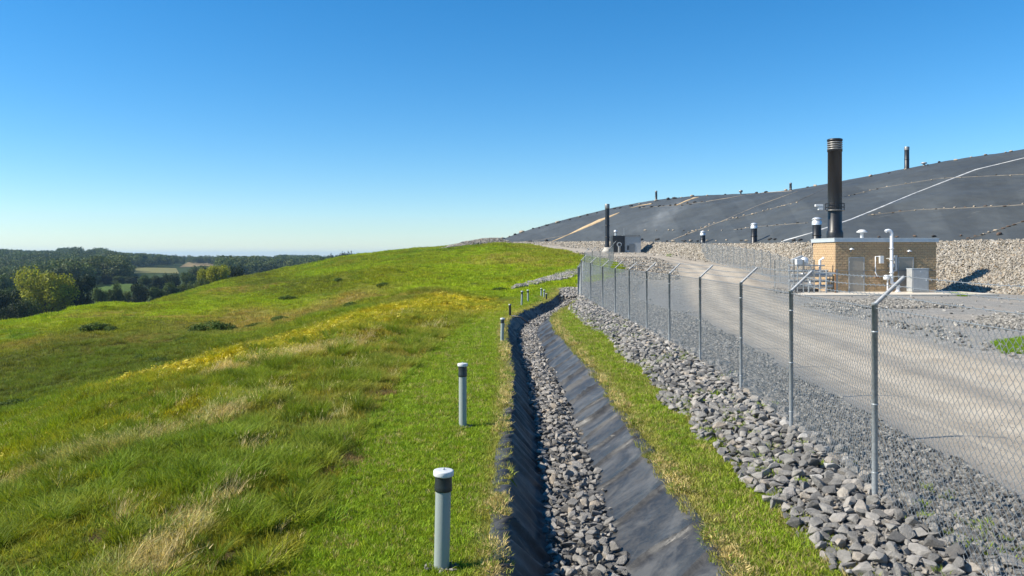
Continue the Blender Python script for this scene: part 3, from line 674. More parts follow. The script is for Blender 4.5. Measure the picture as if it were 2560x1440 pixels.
# rock berm below the cover
bt = np.linspace(0, 1, 14); nb = len(toe)
B0 = foot.copy(); dirb = foot[:, :2]-toe[:, :2]; dirb /= np.linalg.norm(dirb, axis=1, keepdims=True)+1e-6
B0[:, :2] += dirb*1.0; B0[:, 2] = H(B0[:, 0], B0[:, 1])-.4
B1 = toe.copy(); B1[:, 2] += .02; B2 = toe.copy(); B2[:, :2] -= dirb*1.2; B2[:, 2] -= .05
def berm_pt(si, t):
    i0 = np.clip(np.floor(si).astype(int), 0, nb-2); f = (si-i0)[..., None]; t = t[..., None]
    return (B0[i0]*(1-f)+B0[i0+1]*f)*(1-t)+(B1[i0]*(1-f)+B1[i0+1]*f)*t
SI2, T2 = np.meshgrid(np.linspace(0, nb-1, 300), bt, indexing='ij'); BP = berm_pt(SI2, T2)
BP[..., 2] += (fbm(BP[..., 0]*.5, BP[..., 1]*.5, 99)-.5)*.4*np.sin(T2*math.pi)
capb = BP[:, -1:].copy(); k_ = np.linspace(0, nb-1, 300); i0 = np.clip(k_.astype(int), 0, nb-2); capb[:, 0] = B2[i0]; capb[:, 0, 2] -= .12
BPa = np.concatenate([BP, capb], 1); i, j = np.meshgrid(np.arange(299), np.arange(14), indexing='ij')
Fb = np.stack([i*15+j, (i+1)*15+j, (i+1)*15+j+1, i*15+j+1], -1).reshape(-1, 4)
berm = link('rock_berm', npmesh('rock_berm', BPa.reshape(-1, 3), Fb, M['gravel_ground'], True, {'gcol': np.ones((300*15, 3))*np.array((.30,.25,.18))})); tag(berm, kind='structure')
n = 60000; si = (nb-1)*RNG.random(n)**1.15; t = rnd(n, 0.02, 1.0); p = berm_pt(si, t); p[:, 2] += (fbm(p[:, 0]*.5, p[:, 1]*.5, 99)-.5)*.4*np.sin(t*math.pi)
dd = np.hypot(p[:, 0], p[:, 1]); size = rnd(n, .12, .36)*np.interp(dd, [60, 200], [1, 1.5])
k = (p[:, 0] < p[:, 1]*.72); p = p[k]; size = size[k]; n = len(p); p[:, 2] += size*.1
scatter('tan_rock_facing', p, rrot(n, .8), size, RNG.integers(0, len(TAN), n), TANC, None, berm)
# mound of tan gravel left of the road, rock chute across the grass bank, gravel heap at the end of the road
def patch(name, quad, n, smin, smax, label, meshes=TAN, coll=TANC):
    q = np.array([T(u, v)[:2] for u, v in quad]); a, b = RNG.random(n), RNG.random(n)
    p = (q[0]*(1-a[:, None])+q[1]*a[:, None])*(1-b[:, None])+(q[3]*(1-a[:, None])+q[2]*a[:, None])*b[:, None]
    o = gscatter(name, p[:, 0], p[:, 1], rnd(n, smin, smax), meshes, coll); tag(o, label, 'rocks'); return o
x = rnd(9000, 8, 24); y = rnd(9000, 78, 112); rd, rt, _ = poly_dist(x, y, ROAD)
k = (rd > road_half(rt)+.4) & gravelmask(x, y) & (rd < 16) & ((x < 21) ); x, y = x[k], y[k]
o = gscatter('gravel_mound', x, y, rnd(len(x), .14, .38), TAN, TANC); tag(o, 'mound of tan broken stone left of the dirt road behind the fence', 'rocks')
x = rnd(6000, -14, 30); y = rnd(6000, 105, 215); rd, rt, _ = poly_dist(x, y, ROAD); k = (rd > road_half(rt)+.2) & gravelmask(x, y) & (RNG.random(6000) < np.exp(-rd/7)); x, y = x[k], y[k]
o = gscatter('road_edge_rocks', x, y, rnd(len(x), .2, .5), TAN, TANC); tag(o, 'tan rocks edging the far end of the dirt road', 'rocks')
CH1 = [T(u, v)[:2] for u, v in ((1283,722),(1340,708),(1400,694),(1452,678))]; CHW = [.3, 1.3, 2.4, 3.2]
n = 9000; t = 3*RNG.random(n)**.8; i0 = np.minimum(t.astype(int), 2); f = (t-i0)[:, None]; c = np.array(CH1); p = c[i0]*(1-f)+c[i0+1]*f; w = np.interp(t, range(4), CHW)
p = p+RNG.uniform(-1, 1, (n, 2))*np.stack([w*.35, w], -1)
o = gscatter('rock_chute', p[:, 0], p[:, 1], rnd(n, .18, .42), STN, STNC); tag(o, 'narrow chute of grey rocks running down the grass bank to the fence corner', 'rocks')
n = 6000; a = RNG.random(n)[:, None]; p = np.array((-16.4, 188))*(1-a)+np.array((-3.5, 197))*a+RNG.normal(0, 1.5, (n, 2))*(.35+a)
o = gscatter('far_gravel_heap', p[:, 0], p[:, 1], rnd(n, .25, .6), TAN, TANC, .2); tag(o, 'low heap of pale stones on the skyline where the grass hill meets the landfill cover', 'rocks')

# ------------------------------------------------------------------ seams, sand strips, sandbags on the cover
def surf_strip(name, pts, w, mat, lift=.04, kind=None, jit=0):
    """ribbon with thickness following the cover; pts in picture columns/rows that the ribbon passes over"""
    P = []
    for a in range(len(pts)-1):
        (u0, v0), (u1, v1) = pts[a], pts[a+1]; k = max(3, int(abs(u1-u0)/7))
        for q in range(k+(a == len(pts)-2)):
            f = q/k; h = onmound(u0+(u1-u0)*f, v0+(v1-v0)*f)
            if h: P.append(h)
    if len(P) < 3: return None
    mb = MB(); vs = []; fs = []
    for i, p in enumerate(P):
        t = (P[min(i+1, len(P)-1)]-P[max(i-1, 0)]); t.z = 0; t.normalize(); s = Vector((t.y, -t.x, 0)); ww = (w if not hasattr(w, '__len__') else np.interp(i/(len(P)-1), np.linspace(0, 1, len(w)), w))*(1+jit*random.uniform(-1, 1))
        for off, dz in ((-1, -.1), (-.8, lift), (.8, lift), (1, -.1)):
            c = p+s*ww*off; h = _bv.ray_cast(Vector((c.x, c.y, 200)), Vector((0, 0, -1))); z = h[0].z if h[0] else c.z
            vs.append((c.x, c.y, z+dz))
    for i in range(len(P)-1):
        for k in range(3): fs.append((i*4+k, i*4+k+1, (i+1)*4+k+1, (i+1)*4+k))
    mb.add(vs, fs, True); return mb.build(name, mat)
s_ = surf_strip('welded_seam', [(2560,395),(2440,424),(2300,478),(2130,548),(2030,582),(1955,603)], .17, M['seam'], .05, jit=.3)
tag(s_, 'long pale welded seam crossing the dark cover behind the tall black stack', 'seam')
for nm, pts, w, mt, lab in (
    ('cover_seam', [(1995,478),(1900,512),(1800,555),(1700,592),(1670,604)], .09, M['bag_tan'], 'tan seam running down the cover left of the white capped vents'),
    ('cover_seam', [(2560,512),(2440,519),(2300,524),(2170,538)], .07, M['seam_dark'], 'thin dusty seam running level across the cover right of the tall stack'),
    ('cover_seam', [(2560,436),(2350,446),(2200,470),(2110,492)], .06, M['seam_dark'], 'faint seam high on the cover right of the tall stack'),
    ('cover_seam', [(2560,553),(2480,580),(2400,604)], .08, M['seam_dark'], 'seam low on the cover above the rock berm at right edge'),
    ('cover_seam', [(2065,470),(1990,505),(1900,530),(1780,560)], .06, M['seam_dark'], 'faint seam left of the tall stack on the cover'),
    ('cover_seam', [(1980,477),(1900,482),(1850,490),(1765,504)], .15, M['bag_tan'], 'pale tan seam high on the cover near the skyline'),
    ('cover_seam', [(1835,574),(1900,566),(2020,557)], .06, M['seam_dark'], 'dusty seam behind the middle white capped vent'),
    ('cover_seam', [(1600,519),(1680,514),(1760,505)], .12, M['seam_dark'], 'dark seam near the skyline left of the small stack'),
    ('cover_seam', [(1290,606),(1350,600),(1425,586)], .08, M['seam_dark'], 'seam low on the left end of the cover')):
    o = surf_strip(nm, pts, w, mt, .05, jit=.35)
    if o: tag(o, lab, 'seam')
sandm = simple('sand_strip', (.46,.33,.18), .95, 0, .3, .8, .5, 4)
o = surf_strip('sand_strip', [(1548,532),(1500,551),(1450,574),(1424,586)], [.3, 1.5, 1.3, .4], sandm, .1, jit=.2); tag(o, 'wide strip of exposed orange sand on the left part of the cover', 'sand strip')
o = surf_strip('sand_strip', [(1740,494),(1720,501),(1690,514)], [.9, .6, .3], sandm, .1, jit=.2); tag(o, 'short strip of exposed sand near the skyline of the cover', 'sand strip')
o = surf_strip('sand_strip', [(1630,509),(1600,514),(1575,521)], [.4, .3, .1], sandm, .1, jit=.2); tag(o, 'thin sliver of sand left of the small skyline stack', 'sand strip')
o = surf_strip('sand_strip', [(1424,586),(1400,596),(1380,604)], [.3, .25, .1], sandm, .1, jit=.2); tag(o, 'tail of sand reaching the foot of the cover', 'sand strip')
bagm = []
for k in range(4):
    bm = bmesh.new(); bmesh.ops.create_icosphere(bm, subdivisions=2, radius=.5); rr = random.Random(k)
    for vtx in bm.verts:
        c = vtx.co; c.x *= 1.0; c.y *= .62; c.z *= .36; c += Vector((rr.uniform(-1,1), rr.uniform(-1,1), rr.uniform(-1,1)))*.035
        if abs(c.x) > .4: c.y *= 1.25
    for f in bm.faces: f.smooth = True
    bagm.append(bm)
bags = {}
for key in ('bag_dark', 'bag_tan', 'bag_brown'):
    bags[key] = []
    for bm in bagm:
        me = bpy.data.meshes.new('sandbag'); bm.to_mesh(me); me.materials.append(M[key]); bags[key].append(me)
ORD = 'first second third fourth fifth sixth seventh eighth ninth tenth eleventh twelfth thirteenth fourteenth fifteenth sixteenth seventeenth eighteenth nineteenth twentieth twenty-first twenty-second twenty-third twenty-fourth'.split()
def bag_row(pts, n, key, size, label, group, jv=2):
    made = []
    for k in range(n):
        t = (k+random.uniform(.1, .9))/n*(len(pts)-1); i = min(int(t), len(pts)-2); f = t-i
        u = pts[i][0]*(1-f)+pts[i+1][0]*f; v = pts[i][1]*(1-f)+pts[i+1][1]*f+random.uniform(-jv, jv); h = onmound(u, v)
        if not h: continue
        kk = key if isinstance(key, str) else random.choice(key); s = random.uniform(*size)*max(1, h.y/100)
        o = link('sandbag', random.choice(bags[kk]), None, h+Vector((0, 0, s*.13)), (random.uniform(-.2,.2), random.uniform(-.2,.2), random.uniform(0, 3)), (s, s, s*random.uniform(.8,1.5)))
        tag(o, label, 'sandbag', group); made.append((o.location.x/o.location.y, o))
    for q, (_, o) in enumerate(sorted(made, key=lambda t: t[0])): o['label'] = ORD[q]+' from left, '+label
bag_row([(1680,604),(1760,603),(1900,602),(2020,600)], 16, ('bag_dark','bag_dark','bag_tan'), (.35, .75), 'sandbag at the foot of the cover left of the building', 'sandbags along the foot of the cover')
bag_row([(2190,594),(2280,592),(2400,590),(2560,586)], 7, ('bag_dark','bag_brown'), (.35, .7), 'dark clod low on the cover above building roof and berm', 'clods above the berm')
bag_row([(1250,603),(1400,604),(1590,601),(1670,602)], 10, ('bag_dark',), (.4, .8), 'dark clod at the foot of the cover near far stack', 'clods at the far foot of the cover')
bag_row([(1240,603.5),(1300,582),(1400,556),(1520,526),(1640,503),(1750,490)], 22, ('bag_dark','bag_tan'), (.4, .8), 'small sandbag on the skyline left of the small stack', 'sandbags on the left skyline', 1)
bag_row([(1750,490),(1900,483),(2030,467),(2200,438),(2340,408),(2450,391),(2560,374)], 18, ('bag_dark','bag_tan'), (.35, .75), 'small sandbag on the skyline right of the small stack', 'sandbags on the right skyline', 1)
bag_row([(2560,512),(2440,519),(2300,524),(2170,538)], 16, ('bag_tan','bag_brown'), (.25, .5), 'tan sandbag in the level row right of the tall stack', 'sandbags in the level row')
bag_row([(2560,436),(2350,446),(2200,470),(2110,492)], 14, ('bag_tan','bag_dark'), (.22, .42), 'small sandbag in the high row right of the tall stack', 'sandbags in the high row')
bag_row([(2560,553),(2480,580),(2400,604)], 10, ('bag_tan','bag_brown'), (.28, .5), 'small sandbag in the slanting row above the berm at right', 'sandbags above the berm')
bag_row([(1995,505),(1900,530),(1780,560),(1700,592)], 24, ('bag_tan',), (.25, .5), 'tan sandbag on the long seam left of the tall stack', 'sandbags on the long left seam')
bag_row([(1835,574),(1900,566),(2020,557)], 12, ('bag_tan','bag_dark'), (.25, .4), 'small sandbag in the short row behind the capped vents', 'sandbags behind the capped vents')
bag_row([(1590,520),(1680,515),(1760,506)], 12, ('bag_dark',), (.35, .6), 'dark sandbag in the row near the skyline', 'sandbags near the skyline')
bag_row([(1600,577),(1700,578),(1830,576)], 8, ('bag_dark','bag_tan'), (.25, .5), 'small sandbag in the level row right of the far flare station', 'sandbags right of the far flare station')
for bm in bagm: bm.free()

# ------------------------------------------------------------------ stacks and vents
def ring_pts(r, z, n=24): return [(r*math.cos(2*math.pi*k/n), r*math.sin(2*math.pi*k/n), z) for k in range(n)]
def lou_cap(parent, r, z0, hgt, nring, mat):
    mb = MB(); mb.lathe([(r*.82, z0), (r*.82, z0+hgt)], 20); mb.build('cap_core', M['dark'], parent)
    for k in range(nring):
        z = z0+hgt*(k+.5)/nring; w = hgt/nring*.32
        MB().lathe([(r*.86, z-w), (r*1.12, z-w*1.3), (r*1.12, z+w*.3), (r*.86, z+w)], 24).build('louvre_ring', mat, parent)
    MB().lathe([(r*1.1, z0+hgt), (r*1.15, z0+hgt+.03), (r*1.15, z0+hgt+.16), (r*1.0, z0+hgt+.2), (r*.9, z0+hgt+.2)], 24).build('cap_lid', M['hdpe'], parent)
cb = unproj(2087, 640, 66.5)
st = empty('flare_stack', (cb[0], cb[1], 0)); tag(st, 'tallest black flare stack with ringed metal top rising behind the block building', 'flare stack')
top = CH+(HV-348)/FP*66.5; hgt = top
MB().lathe([(.60, 0), (.60, 4.0), (.66, 4.2), (.66, 4.9), (.60, 5.1), (.56, 5.15), (.56, hgt-1.05), (.60, hgt-1.05), (.60, hgt-.9)], 32).build('shaft', M['hdpe'], st)
lou_cap(st, .54, hgt-.9, .72, 4, M['hdpe_cap'])
zc = CH+(HV-527)/FP*66.5
mb = MB(); mb.lathe([(.6, zc), (.78, zc), (.78, zc+.06), (.6, zc+.06)], 28, capb=False, capt=False)
mb.build('platform_ring', M['hdpe_cap'], st)
mb = MB()
for k in range(10):
    a = 2*math.pi*k/10; mb.tube([(.76*math.cos(a), .76*math.sin(a), zc), (.76*math.cos(a), .76*math.sin(a), zc+.62)], .018, 6)
for zz in (.3, .6): mb.tube([(p[0], p[1], zc+zz) for p in ring_pts(.76, 0)]+[(.76, 0, zc+zz)], .02, 6)
mb.build('guard_rail', M['hdpe'], st)
MB().lathe([(.575, zc-.02), (.575, zc+.5)], 28).build('clamp_band', M['hdpe'], st)
mb = MB(); mb.tube([(-.55, -.1, zc+.05), (-1.45, -.3, zc+.05)], .035, 8); mb.tube([(-1.3, -.27, zc+.05), (-1.3, -.27, zc+.35)], .03, 8); mb.build('bracket_arm', M['grey_metal'], st)
mb = MB(); mb.box(-1.75, -1.12, -.42, -.12, zc+.33, zc+.52); mb.box(-1.5, -1.12, -.40, -.14, zc+.05, zc+.33); mb.build('camera_housing', M['cap_white'], st, bevel=.03)
# flagged far station
bx0 = unproj(1518, 632, 138)
fs = empty('flare_stack', (bx0[0], bx0[1], bx0[2])); tag(fs, 'slim black flare stack standing on a pale concrete footing at the far station', 'flare stack')
h2 = 122/FP*138
MB().lathe([(.95, -.8), (.9, .25), (.7, .5), (.55, .95), (.42, .95)], 20).build('footing', M['concrete'], fs)
MB().lathe([(.42, .9), (.40, 1.4), (.38, 1.5), (.38, h2-.8)], 20).build('shaft', M['hdpe'], fs)
MB().lathe([(.40, h2-.8), (.42, h2-.75), (.42, h2-.05), (.39, h2)], 20).build('stack_cap', M['hdpe_cap'], fs)
for z in (2.6, 4.6): MB().lathe([(.38, z), (.43, z+.03), (.43, z+.18), (.38, z+.2)], 16, capb=False, capt=False).build('flange', M['hdpe'], fs)
bk = unproj(1548, 631, 137)
bl = empty('blower_housing', bk, 0); tag(bl, 'black and grey equipment housing with a round fan beside the far flare stack', 'equipment housing')
wpx = 137/FP
MB().box(-16*wpx, 14*wpx, 0, 3.2, 0, 42*wpx).build('black_section', M['hdpe'], bl, bevel=.04)
MB().box(14*wpx+.02, 55*wpx, .3, 3.4, -.2, 41*wpx).build('grey_section', M['grey_metal'], bl, bevel=.04)
MB().box(13*wpx, 53*wpx, .1, 3.6, 41*wpx+.01, 44*wpx).build('roof_sheet', M['hdpe_cap'], bl)
mb = MB(); mb.tube([(0, -.02, 1.35), (0, -.2, 1.35)], .42, 20); mb.build('fan_casing', M['grey_metal'], bl)
MB().tube([(0, -.2, 1.35), (0, -.24, 1.35)], .26, 16).build('fan_grille', M['dark'], bl)
mb = MB(); mb.tube([(0, -.15, 1.0), (0, -.15, -.1)], .24, 12); mb.build('duct', M['hdpe_cap'], bl)
mb = MB(); mb.tube([(-.55, .6, 42*wpx), (-.55, .6, 42*wpx+.5)], .16, 12); mb.lathe([(.16, 0), (.3, .06), (.3, .35), (.1, .5)], 14, (-.55, .6, 42*wpx+.5)); mb.build('roof_vent', M['silver'], bl)
MB().tube([(14*wpx, 1, 41*wpx), (14*wpx, 1, 41*wpx+1.4)], .03, 6).build('aerial', M['galv'], bl)
mb = MB()
for k in range(4): mb.box(20*wpx+k*.1, 21*wpx+k*.1, .27, .3, .4, 1.2)
mb.build('vent_grille', M['dark'], bl)
MB().box(26*wpx, 40*wpx, .27, .3, -.1, 1.5).build('panel_door', M['hdpe_cap'], bl)
pb = MB(); pb.box(-26*wpx, 60*wpx, -1.2, 4.2, -.9, .02); pb.build('pad', M['concrete'], bl)
def mound_stack(u, vt, vb, wpx_, label, cap=M['hdpe_cap'], capfrac=.15, y=None, ground=None, name='gas_vent', dome=False):
    p = ground or onmound(u, vb); d = p[1]; h = (vb-vt)/FP*d; r = wpx_/2/FP*d
    o = empty(name, (p[0], p[1], p[2]-.1)); tag(o, label, 'vent pipe' if name == 'gas_vent' else 'flare stack')
    hc = h*capfrac
    MB().lathe([(r*1.15, 0), (r*1.15, .2), (r, .25), (r, h-hc+.1)], 18).build('shaft', M['hdpe'], o)
    if dome: MB().lathe([(r*1.12, h-hc+.1), (r*1.12, h-hc*.45), (r*1.0, h-hc*.4), (r*1.0, h-hc*.2), (r*1.2, h-hc*.2), (r*.9, h), (r*.3, h+.1)], 18).build('cap', cap, o)
    else: MB().lathe([(r*1.08, h-hc+.1), (r*1.08, h), (r, h+.1)], 18).build('cap', cap, o)
    MB().lathe([(r*1.02, (h-hc)*.5), (r*1.08, (h-hc)*.5+.03), (r*1.08, (h-hc)*.5+.12), (r*1.02, (h-hc)*.5+.15)], 18, capb=False, capt=False).build('joint_band', M['hdpe'], o)
    return o
mound_stack(1640.5, 477, 501, 5.5, 'small black vent stack on the skyline near the middle of the cover', name='flare_stack')
mound_stack(1976.5, 457, 475, 6, 'short black vent stack on the skyline left of the tallest stack', name='flare_stack')
mound_stack(2267, 366, 421, 11.5, 'black stack on the skyline right of the tallest stack', name='flare_stack')
mound_stack(1757, 577, 607, 12, 'short black vent with silver dome cap at the left end of the inner fence', M['silver'], .38, dome=True, ground=unproj(1757, 607, 119.5))
mound_stack(1885, 557, 608, 15, 'black vent with white dome cap at the cover foot behind the inner fence', M['silver'], .28, dome=True, ground=unproj(1885, 608, 103))
mound_stack(2042, 543, 612, 21, 'black vent with ribbed silver cap just left of the tallest stack behind the building', M['silver'], .28, dome=True, ground=unproj(2042, 612, 84))
o = empty('mushroom_vent', onmound(2310, 414)); tag(o, 'low grey mushroom vent on the skyline right of the black skyline stack', 'vent pipe')
MB().lathe([(.22, -.1), (.22, .35), (.5, .35), (.5, .5), (.3, .6)], 14).build('vent_hood', M['grey_metal'], o)
o = empty('mushroom_vent', onmound(1852, 486)); tag(o, 'tiny dark capped vent on the skyline left of the short stack', 'vent pipe')
MB().lathe([(.18, -.1), (.18, .5), (.42, .5), (.45, .9), (.2, 1.0)], 12).build('vent_hood', M['hdpe_cap'], o)

# ------------------------------------------------------------------ block building
A = Vector(unproj(2088, 735, 63.2)); A.z = 0.16
al = R(4); ux = Vector((math.cos(al), math.sin(al), 0)); uy = Vector((-math.sin(al), math.cos(al), 0))
bd = empty('pump_house', A, al); tag(bd, 'small tan concrete block building with flat roof, two grey doors and outdoor piping', 'building')
Wd = 8.35; Dp = 3.9; Ht = 3.95
mb = MB(); mb.box(0, Wd, .0, Dp, 0, Ht-.02); mb.build('wall_core', M['mortar'], bd)
doors = [(1.08, 2.38, 2.75), (5.15, 6.45, 2.75)]
bh, bw = .1975, .40; Vb = []; Fb_ = []; Cb = []
def blk(x0, x1, z0, z1, face):
    j = .007; pr = random.uniform(.018, .034); b = len(Vb)
    def P(a, o, z): return (a, -o, z) if face == 'f' else (-o, a, z)
    e = .012
    quad = [(x0+j, 0, z0+j), (x1-j, 0, z0+j), (x1-j, 0, z1-j), (x0+j, 0, z1-j)]
    out = [(x0+j+e, pr, z0+j+e), (x1-j-e, pr*random.uniform(.7,1), z0+j+e), (x1-j-e, pr, z1-j-e), (x0+j+e, pr*random.uniform(.7,1), z1-j-e)]
    for a, o_, z in quad+out: Vb.append(P(a, o_, z))
    fl = [(4,5,6,7),(0,1,5,4),(1,2,6,5),(2,3,7,6),(3,0,4,7)]
    for f in fl: Fb_.append([b+i for i in (f if face == 'f' else f[::-1])])
    k = random.uniform(.95, 1.04); c = (.45*k, .315*k*random.uniform(.98, 1.02), .18*k); Cb.extend([c]*8)
rows = 20
for rI in range(rows):
    z0 = rI*bh; z1 = z0+bh; off = 0 if rI % 2 == 0 else -bw/2
    for face, Wl in (('f', Wd), ('l', Dp)):
        a = off
        while a < Wl-.02:
            x0 = max(a, 0); x1 = min(a+bw, Wl); a += bw
            if x1-x0 < .04: continue
            segs = [(x0, x1)]
            if face == 'f':
                for d0, d1, dz in doors:
                    ns_ = []
                    for s0_, s1_ in segs:
                        if z0 >= dz-.01 or s1_ <= d0 or s0_ >= d1: ns_.append((s0_, s1_))
                        else:
                            if s0_ < d0: ns_.append((s0_, d0))
                            if s1_ > d1: ns_.append((d1, s1_))
                    segs = ns_
            for s0_, s1_ in segs:
                if s1_-s0_ > .04: blk(s0_, s1_, z0, z1, face)
o = link('blockwork', npmesh('blockwork', np.array(Vb), np.array(Fb_), M['block'], False, {'gcol': np.array(Cb)}), bd); tag(o, kind='stuff')
fas = MB(); fas.box(-.14, Wd+.14, -.14, Dp+.14, Ht, Ht+.30); fo = fas.build('roof_fascia', M['white_trim'], bd, bevel=.02)
MB().box(-.06, Wd+.06, -.06, Dp+.06, Ht+.302, Ht+.33).build('roof', M['roof'], bd)
MB().box(-.16, Wd+.16, -.16, Dp+.16, Ht+.28, Ht+.31).build('drip_edge', M['white_trim'], bd)
for d0, d1, dz in doors:
    f = MB(); f.box(d0, d0+.07, -.05, .01, 0, dz); f.box(d1-.07, d1, -.05, .01, 0, dz); f.box(d0+.07, d1-.07, -.05, .01, dz-.07, dz); f.build('door_frame', M['grey_metal'], bd)
    dr = MB().box(d0+.07, d1-.07, -.03, .01, .03, dz-.07).build('door', M['door'], bd)
    MB().box(d1-.22, d1-.12, -.11, -.03, 1.15, 1.32).build('handle', M['silver'], dr)
    mbh = MB()
    for zz in (.3, 1.3, 2.3): mbh.box(d0+.055, d0+.085, -.06, -.03, zz, zz+.12)
    mbh.build('hinge', M['silver'], dr)
    MB().box(d0-.05, d1+.05, -.07, 0, -.02, .03).build('door_sill', M['concrete'], bd)
def wall_lamp(x, z):
    o = MB(); o.box(x-.07, x+.07, -.08, 0, z-.25, z+.05); lo = o.build('wall_lamp', M['hdpe_cap'], bd)
    MB().lathe([(.05, .0), (.2, -.1), (.2, -.14), (.08, -.14)], 12, (x, -.2, z+.08)).build('lamp_shade', M['silver'], lo)
wall_lamp(1.25, 3.4); wall_lamp(6.0, 3.25)
# conduits, boxes and the white gas pipe on the front wall
w = 63.2/FP
def bxx(u): return (u-2088)*w/ux.x*1.02
ju = MB(); ju.box(bxx(2197), bxx(2207), -.28, -.03, 2.25, 2.85); ju.build('junction_box', M['cap_white'], bd, bevel=.02)
mb = MB(); x1 = bxx(2188); mb.tube([(x1+.3, -.12, 2.8), (x1, -.12, 2.8), (x1, -.12, 1.55), (x1+.12, -.12, 1.3), (x1+.2, -.12, 1.2)], .045, 8); mb.build('conduit', M['pipe_white'], bd)
MB().box(x1-.05, x1+.45, -.1, -.02, 1.1, 1.22).build('wall_bracket', M['rust'], bd)
mb = MB(); x2 = bxx(2240); mb.tube([(x2-.45, -.12, 2.75), (x2, -.12, 2.75), (x2, -.12, 1.7), (x2-.3, -.12, 1.6)], .05, 8); mb.build('conduit', M['pipe_white'], bd)
MB().box(x2-.12, x2+.12, -.14, -.02, 1.6, 2.9).build('cable_tray', M['grey_metal'], bd)
ju = MB(); ju.box(bxx(2222), bxx(2233), -.3, -.03, 1.95, 2.2); ju.build('junction_box', M['white_trim'], bd, bevel=.02)
mb = MB(); mb.tube([(0.02, -.05, 1.68), (Wd, -.05, 1.68)], .018, 6); mb.build('wall_cable', M['hdpe_cap'], bd)
vt = MB(); vt.lathe([(.14, 0), (.12, .45), (.42, .5), (.42, .56), (.2, .72), (.05, .74)], 16, (bxx(2175), 1.2, Ht+.3)); vt.build('roof_vent', M['cap_white'], bd)
gp = empty('gas_riser', bd.matrix_basis@Vector((bxx(2218), -.75, 0))+Vector((0, 0, 0)), al); tag(gp, 'white painted gas pipe rising from the slab past the roof edge with a hooked top', 'pipe')
def arc(c, r, a0, a1, ax, n=6): return [(c[0]+r*math.cos(a0+(a1-a0)*k/n)*ax, c[1], c[2]+r*math.sin(a0+(a1-a0)*k/n)) for k in range(n+1)]
topz = 4.85
mb = MB(); mb.tube([(0, 0, .75)]+[(0, 0, topz-.25)]+[(-.25+.25*math.cos(a), 0, topz-.25+.25*math.sin(a)) for a in np.linspace(.3, math.pi/2, 5)]+[(-.42, 0, topz-.02), (-.5, 0, topz-.1)], .125, 14); mb.build('riser', M['pipe_white'], gp)
mb = MB(); mb.tube([(0, 0, .95), (0, 0, .75), (.12, 0, .66), (.38, 0, .66), (.5, 0, .58), (.5, 0, .0)], .14, 14); mb.build('elbow', M['pipe_white'], gp)
mb = MB(); mb.tube([(-.42, 0, 1.25), (0, 0, 1.25)], .1, 12); mb.lathe([(.0, .0), (.22, .02), (.24, .3), (.1, .4)], 14, (-.42, 0, .95)); mb.build('regulator', M['pipe_white'], gp)
for zz in (1.5, 2.5, 3.4): MB().lathe([(.125, 0), (.19, 0), (.19, .07), (.125, .07)], 16, (0, 0, zz), capb=False, capt=False).build('flange', M['silver'], gp)
MB().box(-.06, .06, 0, .7, 2.6, 2.68).build('wall_bracket', M['grey_metal'], gp)
MB().lathe([(.24, 0), (.24, .06), (.14, .06)], 14, (.5, 0, 0.02)).build('base_flange', M['silver'], gp)
MB().tube([(-.3, .05, .95), (-.3, .05, .02)], .06, 8).build('drain_pipe', M['pipe_white'], gp)
cbx = empty('electrical_cabinet', bd.matrix_basis@Vector((bxx(2273), -1.35, 0)), al); tag(cbx, 'freestanding grey metal cabinet in front of the right hand door', 'cabinet')
MB().box(-.68, .68, -.35, .4, .06, 1.82).build('cabinet_body', M['grey_metal'], cbx, bevel=.015)
MB().box(-.70, .70, -.38, .43, 1.821, 1.87).build('cabinet_lid', M['white_trim'], cbx)
dr = MB().box(-.60, .60, -.375, -.352, .14, 1.76).build('cabinet_door', M['grey_metal'], cbx, bevel=.008)
MB().box(.42, .48, -.41, -.376, .9, 1.1).build('handle', M['silver'], dr)
MB().box(-.05, .05, -.382, -.3755, 1.58, 1.68).build('badge', M['cap_white'], cbx)
MB().box(-.64, .64, -.33, .38, -.02, .06).build('plinth', M['concrete'], cbx)
pad = MB(); pad.box(-4.6, Wd+2.0, -4.6, Dp+.5, -.6, .0); po = pad.build('concrete_slab', M['slab'], None, bevel=.02); po.location = A; po.rotation_euler = (0, 0, al); tag(po, kind='structure')
# bollard and pipe skid left of the building
sk = empty('pipe_skid', bd.matrix_basis@Vector((-2.3, -.3, 0)), al); tag(sk, 'galvanised pipe manifold with valves on a steel frame left of the building', 'pipe manifold')
mb = MB(); 
for xx in (-.9, .9):
    for yy in (0, 1.6): mb.tube([(xx, yy, 0), (xx, yy, 2.1)], .04, 8)
mb.tube([(-1.0, 0, 2.1), (1.3, 0, 2.1)], .05, 8); mb.tube([(-1.0, 1.6, 2.1), (1.3, 1.6, 2.1)], .05, 8); mb.tube([(-.9, 0, 2.1), (-.9, 1.6, 2.1)], .04, 8); mb.tube([(.9, 0, 2.1), (.9, 1.6, 2.1)], .04, 8)
mb.build('support_frame', M['galv'], sk)
for k, (zz, yy, rr) in enumerate(((.45, .4, .13), (.85, .9, .11), (1.3, .5, .14), (1.65, 1.1, .1))):
    MB().tube([(-1.2, yy, zz), (2.1, yy, zz)], rr, 12).build('manifold_pipe', M['galv'] if k % 2 else M['grey_metal'], sk)
for xx, yy, zz in ((-.5, .4, .45), (.3, .4, .45), (.6, .5, 1.3), (-.2, .5, 1.3)):
    v = MB().lathe([(.13, -.02), (.22, .0), (.22, .05), (.07, .08), (.05, .4)], 12, (xx, yy, zz+.1)).build('valve', M['silver'], sk)
    MB().tube([(xx+.16*math.cos(a), yy+.16*math.sin(a), zz+.5) for a in np.linspace(0, 2*math.pi, 13)], .02, 6).build('hand_wheel', M['hdpe_cap'], v)
MB().tube([(1.2, .6, .2), (1.2, .6, 2.5), (1.5, .6, 2.7)], .1, 12).build('vertical_pipe', M['pipe_white'], sk)
